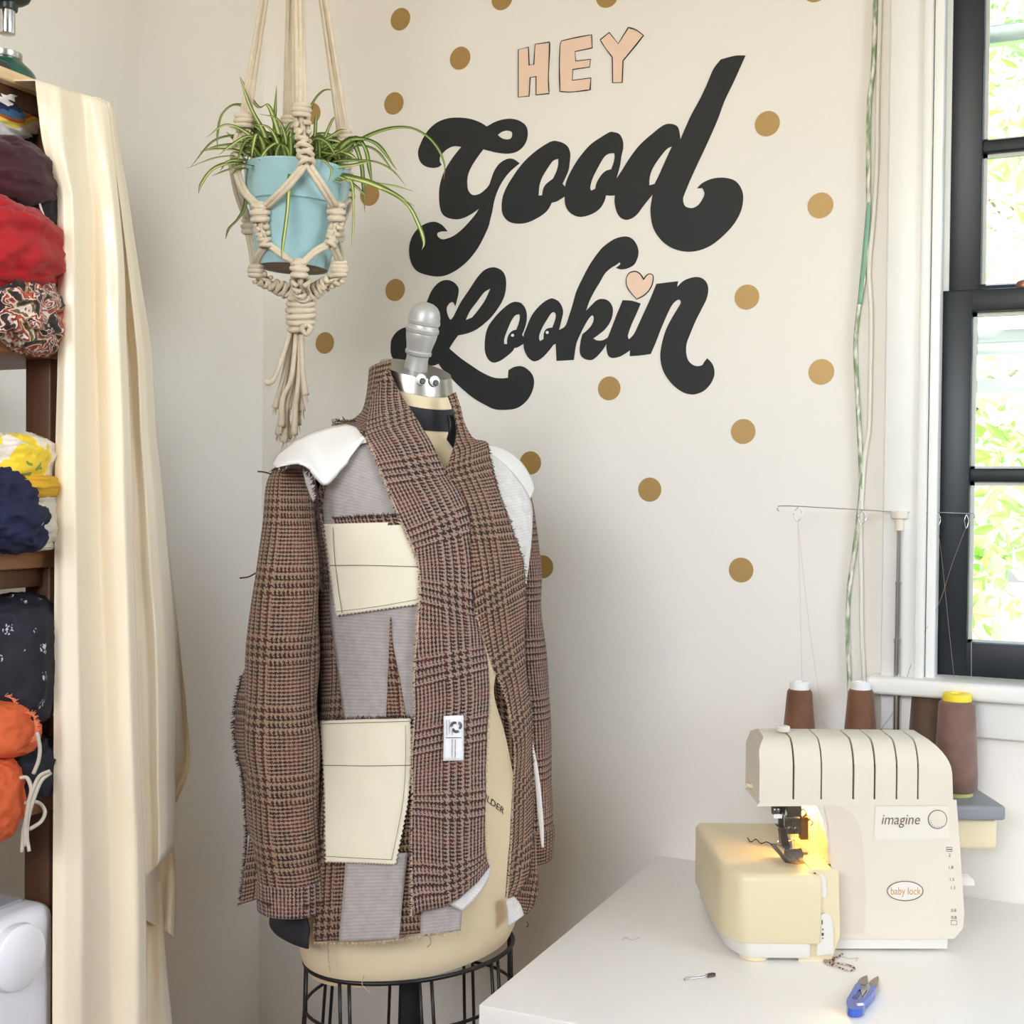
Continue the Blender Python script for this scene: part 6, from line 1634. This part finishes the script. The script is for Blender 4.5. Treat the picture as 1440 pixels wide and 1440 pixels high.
# ------------------------------------------------------------------ white sewing machine on the lower shelf
SMW = M('white_machine_plastic', (236, 236, 240), rough=0.3, var=0.01)
ZM = 0.60
ytop = zx(55, 1244, XF - 0.05)
YM1 = float(on_x(69, 1340, XF - 0.0)[1])
smx = thing('sewing_machine', 'white sewing machine with a large round dial on the lowest fabric shelf', 'sewing machine', (XF - 0.1, YM1 - 0.2, ZM))
box('machine_body', (XF - 0.20, YM1 - 0.12, ZM + 0.004), (XF + 0.012, YM1, ytop), SMW, smx, 0.016, 4)
box('machine_arm', (XF - 0.18, YM1 - 0.42, ytop - 0.11), (XF + 0.006, YM1 - 0.121, ytop - 0.004), SMW, smx, 0.014, 4)
box('machine_bed', (XF - 0.20, YM1 - 0.42, ZM + 0.004), (XF + 0.006, YM1 - 0.121, ZM + 0.08), SMW, smx, 0.012, 4)
dcx = on_x(20, 1345, XF + 0.012)
lathe('dial', [(.036, -0.001), (.037, .003), (.036, .010), (.033, .0125), (.004, .013)], dcx, M('white_dial_plastic', (246, 246, 250), rough=0.35, var=0.0), smx, axis=(1, 0, 0), seg=40, ang=40)
box('top_lid', (XF - 0.17, YM1 - 0.11, ytop), (XF - 0.02, YM1 - 0.02, ytop + 0.004), M('grey_machine_plastic', (170, 168, 172), rough=0.3), smx, 0.0015)
lathe('hand_wheel', [(.030, 0), (.032, .004), (.032, .016), (.028, .02), (.006, .021)], (XF - 0.10, YM1, ytop - 0.07), SMW, smx, axis=(0, 1, 0), seg=36)
box('bed_foot', (XF - 0.19, YM1 - 0.41, ZM), (XF - 0.0, YM1 - 0.01, ZM + 0.004), M('dark_rubber', (40, 40, 42), rough=0.8), smx)

# ------------------------------------------------------------------ green hand press on top of the shelf
GRN = M('dark_green_enamel', (24, 84, 70), rough=0.25, var=0.15, coat=0.4)
GRND = M('dark_grey_green_enamel', (36, 50, 46), rough=0.35, var=0.15)
pz = ZB[0]
gb = on_z(6, 108, pz + 0.004); gb = np.array([on_x(6, 100, XF - 0.05)[0], on_x(6, 100, XF - 0.05)[1], pz])
pr = thing('hand_press', 'dark green hand press with steel ram on top of the shelf', 'press', gb)
GD = float((gb - CAM) @ AF); gs = GD / FPX
bz = on_x(6, 84, XF - 0.05)[2] - pz
lathe('press_base', [(.034, 0), (.035, .004), (.034, .012), (.030, bz * 0.62), (.022, bz * 0.86), (.019, bz)], gb, GRN, pr, seg=40, ang=60)
lathe('anvil_ring', [(.019, bz), (.0195, bz + .001), (.0195, bz + .007), (.017, bz + .008), (.002, bz + .008)], gb, STEEL, pr, seg=36)
zr0 = on_x(6, 48, XF - 0.05)[2]; zr1 = on_x(6, 13, XF - 0.05)[2]
rb_ = pix(10, 30, GD); rb_ = np.array([rb_[0], rb_[1], 0])
lathe('ram', [(.0050, zr0), (.0086, zr0 + .0005), (.0090, zr0 + .002), (.0090, zr1)], rb_, CHROME, pr, seg=28)
lathe('ram_collar', [(.0112, zr1 - .001), (.0118, zr1 + .001), (.0118, zr1 + .006), (.013, zr1 + .009)], rb_, GRND, pr, seg=28)
box('press_head', (rb_[0] - 0.022, rb_[1] - 0.14, zr1 + 0.006), (rb_[0] + 0.022, rb_[1] + 0.024, zr1 + 0.075), GRND, pr, 0.014, 4)
box('press_column', (rb_[0] - 0.02, rb_[1] - 0.14, pz + 0.012), (rb_[0] + 0.02, rb_[1] - 0.10, zr1 + 0.03), GRND, pr, 0.010, 3)
box('press_foot', (rb_[0] - 0.03, rb_[1] - 0.145, pz), (rb_[0] + 0.03, rb_[1] - 0.02, pz + 0.016), GRND, pr, 0.006, 3)
tube('press_lever', [np.array([rb_[0] + 0.02, rb_[1] - 0.08, zr1 + 0.05]), np.array([rb_[0] + 0.05, rb_[1] - 0.10, zr1 + 0.16])], 0.006, CHROME, pr, 10)

# ------------------------------------------------------------------ cream satin length draped over the shelf end
SATIN = M('cream_satin', (250, 235, 208), rough=0.27, var=0.012, scale=4, sheen=0.3, spec=0.45, stretch=(1, 1, 0.2))
def dfront(x, y, off=0.030): return float((on_x(x, y, XF + off) - CAM) @ AF)
sat = thing('satin_fabric', 'length of cream satin fabric draped over the end of the shelf', 'fabric', pix(150, 1500, dfront(150, 1500)))
SL = [(50, 112), (54, 150), (60, 200), (72, 245), (79, 280), (81, 400), (81, 500), (78, 620), (77, 700), (76, 900), (75, 1100), (74, 1300), (74, 1440), (74, 1560)]
SM = [(150, 142), (154, 165), (160, 215), (166, 270), (172, 330), (176, 390), (178, 474), (182, 560), (186, 680), (189, 800), (194, 950), (199, 1100), (205, 1236), (207, 1440), (208, 1560)]
SM2 = [(136, 136), (140, 165), (144, 215), (150, 270), (156, 330), (160, 390), (164, 474), (168, 560), (172, 680), (176, 800), (182, 950), (188, 1100), (195, 1245)]
SR = [(158, 145), (162, 165), (168, 205), (178, 260), (184, 300), (199, 400), (214, 500), (219, 600), (228, 680), (237, 780), (246, 880), (248, 1000), (246, 1080), (247, 1130), (244, 1191)]
def prof_a(s, y):
    k = [0, .10, .28, .44, .58, .74, .90, 1.0]
    v = [.014, -.004, -.018, .004, .020, -.004, -.022, -.012]
    w = 0.05 * math.sin(y / 300.0 + 0.6) - 0.10 * max(0, (420 - y) / 300)
    return float(np.interp(s + w * math.sin(math.pi * s), k, v)) * (0.9 + 0.2 * math.sin(y / 350))
def prof_b(s, y):
    k = [0, .2, .38, .58, .78, 1.0]
    v = [.010, .012, .004, -.016, -.010, .016]
    return float(np.interp(s, k, v))
def satin_sheet(name, L, R_, nu, nv, off, prof, back_rows=0, seed=0, add=0.0):
    La = resample(L, nv); Ra = resample(R_, nv)
    P = np.zeros((nv + back_rows, nu, 3))
    ss = np.linspace(0, 1, nu)
    for j in range(nv):
        pf_ = np.array([prof(s, La[j, 1]) for s in ss])
        m_ = max(2, nu // 22)
        ker = np.hanning(2 * m_ + 3)[1:-1]; ker /= ker.sum()
        pf_ = np.convolve(np.pad(pf_, m_, 'edge'), ker, 'valid')
        grow = min(1.0, 0.25 + j / nv * 4.0) if back_rows else 1.0
        for i, s in enumerate(ss):
            x = La[j, 0] + (Ra[j, 0] - La[j, 0]) * s; y = La[j, 1] + (Ra[j, 1] - La[j, 1]) * s
            d = dfront(x, y, off) + add + pf_[i] * grow + 0.003 * noise.noise(Vector((s * 4 + seed, y / 160, seed)))
            P[back_rows + j, i] = pix(x, y, d)
    for b in range(back_rows):
        q = (back_rows - b) / back_rows
        P[b] = P[back_rows] + np.array([-0.16 * q, -0.02 * q, 0.004 * math.sin(q * 3.14)])
    return grid_sheet(name, P, SATIN, sat, 0.0012)
satin_sheet('front_fall', SL, SM, 110, 150, 0.030, prof_a, 6)
satin_sheet('front_fall', SM2, SR, 60, 120, 0.018, prof_b, 4, 2, 0.004)
flat = lambda s, y: 0.012 * math.sin(s * 7 + y / 120)
satin_sheet('side_fall', [(205, 780), (222, 860), (232, 960), (236, 1060), (230, 1120)], [(238, 780), (250, 880), (262, 1000), (267, 1075), (248, 1128)], 20, 60, 0.0, flat, 0, 3, 0.03)
satin_sheet('side_fall', [(196, 1180), (196, 1250), (200, 1290)], [(243, 1170), (248, 1250), (246, 1318)], 24, 40, 0.0, flat, 0, 5, 0.03)
satin_sheet('side_fall', [(190, 1240), (190, 1300), (190, 1440), (190, 1560)], [(228, 1240), (233, 1340), (242, 1440), (250, 1560)], 24, 50, 0.0, flat, 0, 8, 0.045)

# ------------------------------------------------------------------ garden outside the window
LAWN = M('lawn_grass', (120, 150, 70), rough=0.95, var=0.3, scale=3, bump=0.5, bscale=30)
o = box('ground', (-14, DW + 0.6, -0.7), (14, 30, -0.6), LAWN); struct(o, 'green lawn outside the window')
BARK = M('tree_bark', (110, 92, 74), rough=0.95, var=0.25, scale=20, bump=0.6, bscale=60)
def leafmat(name, rgb):
    m = M(name, rgb, rough=0.6, var=0.35, scale=2.5)
    return m
LEAVES = [leafmat('bright_green_leaves', (186, 206, 140)), leafmat('yellow_green_leaves', (212, 216, 150)), leafmat('soft_green_leaves', (176, 202, 150))]
def tree(x, y, h, rx, rz, seed, label, mat, nleaf=4200, size=0.085):
    rg_ = np.random.default_rng(seed)
    t = thing('garden_tree', label, 'tree', (x, y, -0.6))
    zc = -0.6 + h - rz
    tube('trunk', catmull([(x, y, -0.6), (x + 0.08, y, 0.3), (x - 0.05, y + 0.05, zc - rz * 0.3), (x, y, zc + rz * 0.5)], 5), [0.16, 0.12, 0.09, 0.03], BARK, t, 10)
    for k in range(9):
        a = rg_.uniform(0, 6.28); z0 = zc - rz * rg_.uniform(0.1, 0.6)
        e_ = np.array([x + math.cos(a) * rx * 0.75, y + math.sin(a) * rx * 0.75, zc + rz * rg_.uniform(-0.3, 0.6)])
        s_ = np.array([x, y, z0])
        tube('branch', catmull([s_, (s_ + e_) / 2 + np.array([0, 0, 0.1]), e_], 4), [0.05, 0.03, 0.008], BARK, t, 6)
    cl = rg_.normal(size=(70, 3)); cl /= np.linalg.norm(cl, axis=1, keepdims=True)
    cl = cl * (rg_.uniform(0.35, 1, (70, 1)) ** 0.5) * np.array([rx, rx, rz]) + np.array([x, y, zc])
    P = cl[rg_.integers(0, 70, nleaf)] + rg_.normal(size=(nleaf, 3)) * np.array([0.26, 0.26, 0.22])
    d1 = rg_.normal(size=(nleaf, 3)); d1 /= np.linalg.norm(d1, axis=1, keepdims=True)
    d2 = np.cross(d1, rg_.normal(size=(nleaf, 3))); d2 /= np.linalg.norm(d2, axis=1, keepdims=True) + 1e-9
    s = size * rg_.uniform(0.6, 1.3, (nleaf, 1))
    n3 = np.cross(d1, d2)
    V = np.stack([P - d1 * s, P + d2 * s * 0.42 + n3 * s * 0.12, P + d1 * s, P - d2 * s * 0.42 + n3 * s * 0.12], 1).reshape(-1, 3)
    F = [(4 * i, 4 * i + 1, 4 * i + 2) for i in range(nleaf)] + [(4 * i, 4 * i + 2, 4 * i + 3) for i in range(nleaf)]
    return tag(mk('foliage', V, F, mat, t), kind='stuff')
tree(-1.3, 8.0, 4.6, 1.6, 2.0, 1, 'bright green leafy tree filling the lower panes outside', LEAVES[0])
tree(2.9, 8.2, 4.4, 1.4, 1.9, 2, 'yellow green leafy tree outside, partly hidden by the window frame', LEAVES[1])
tree(0.2, 13.6, 7.4, 2.3, 3.1, 3, 'tall soft green tree standing behind the other garden trees', LEAVES[2], 6500, 0.10)
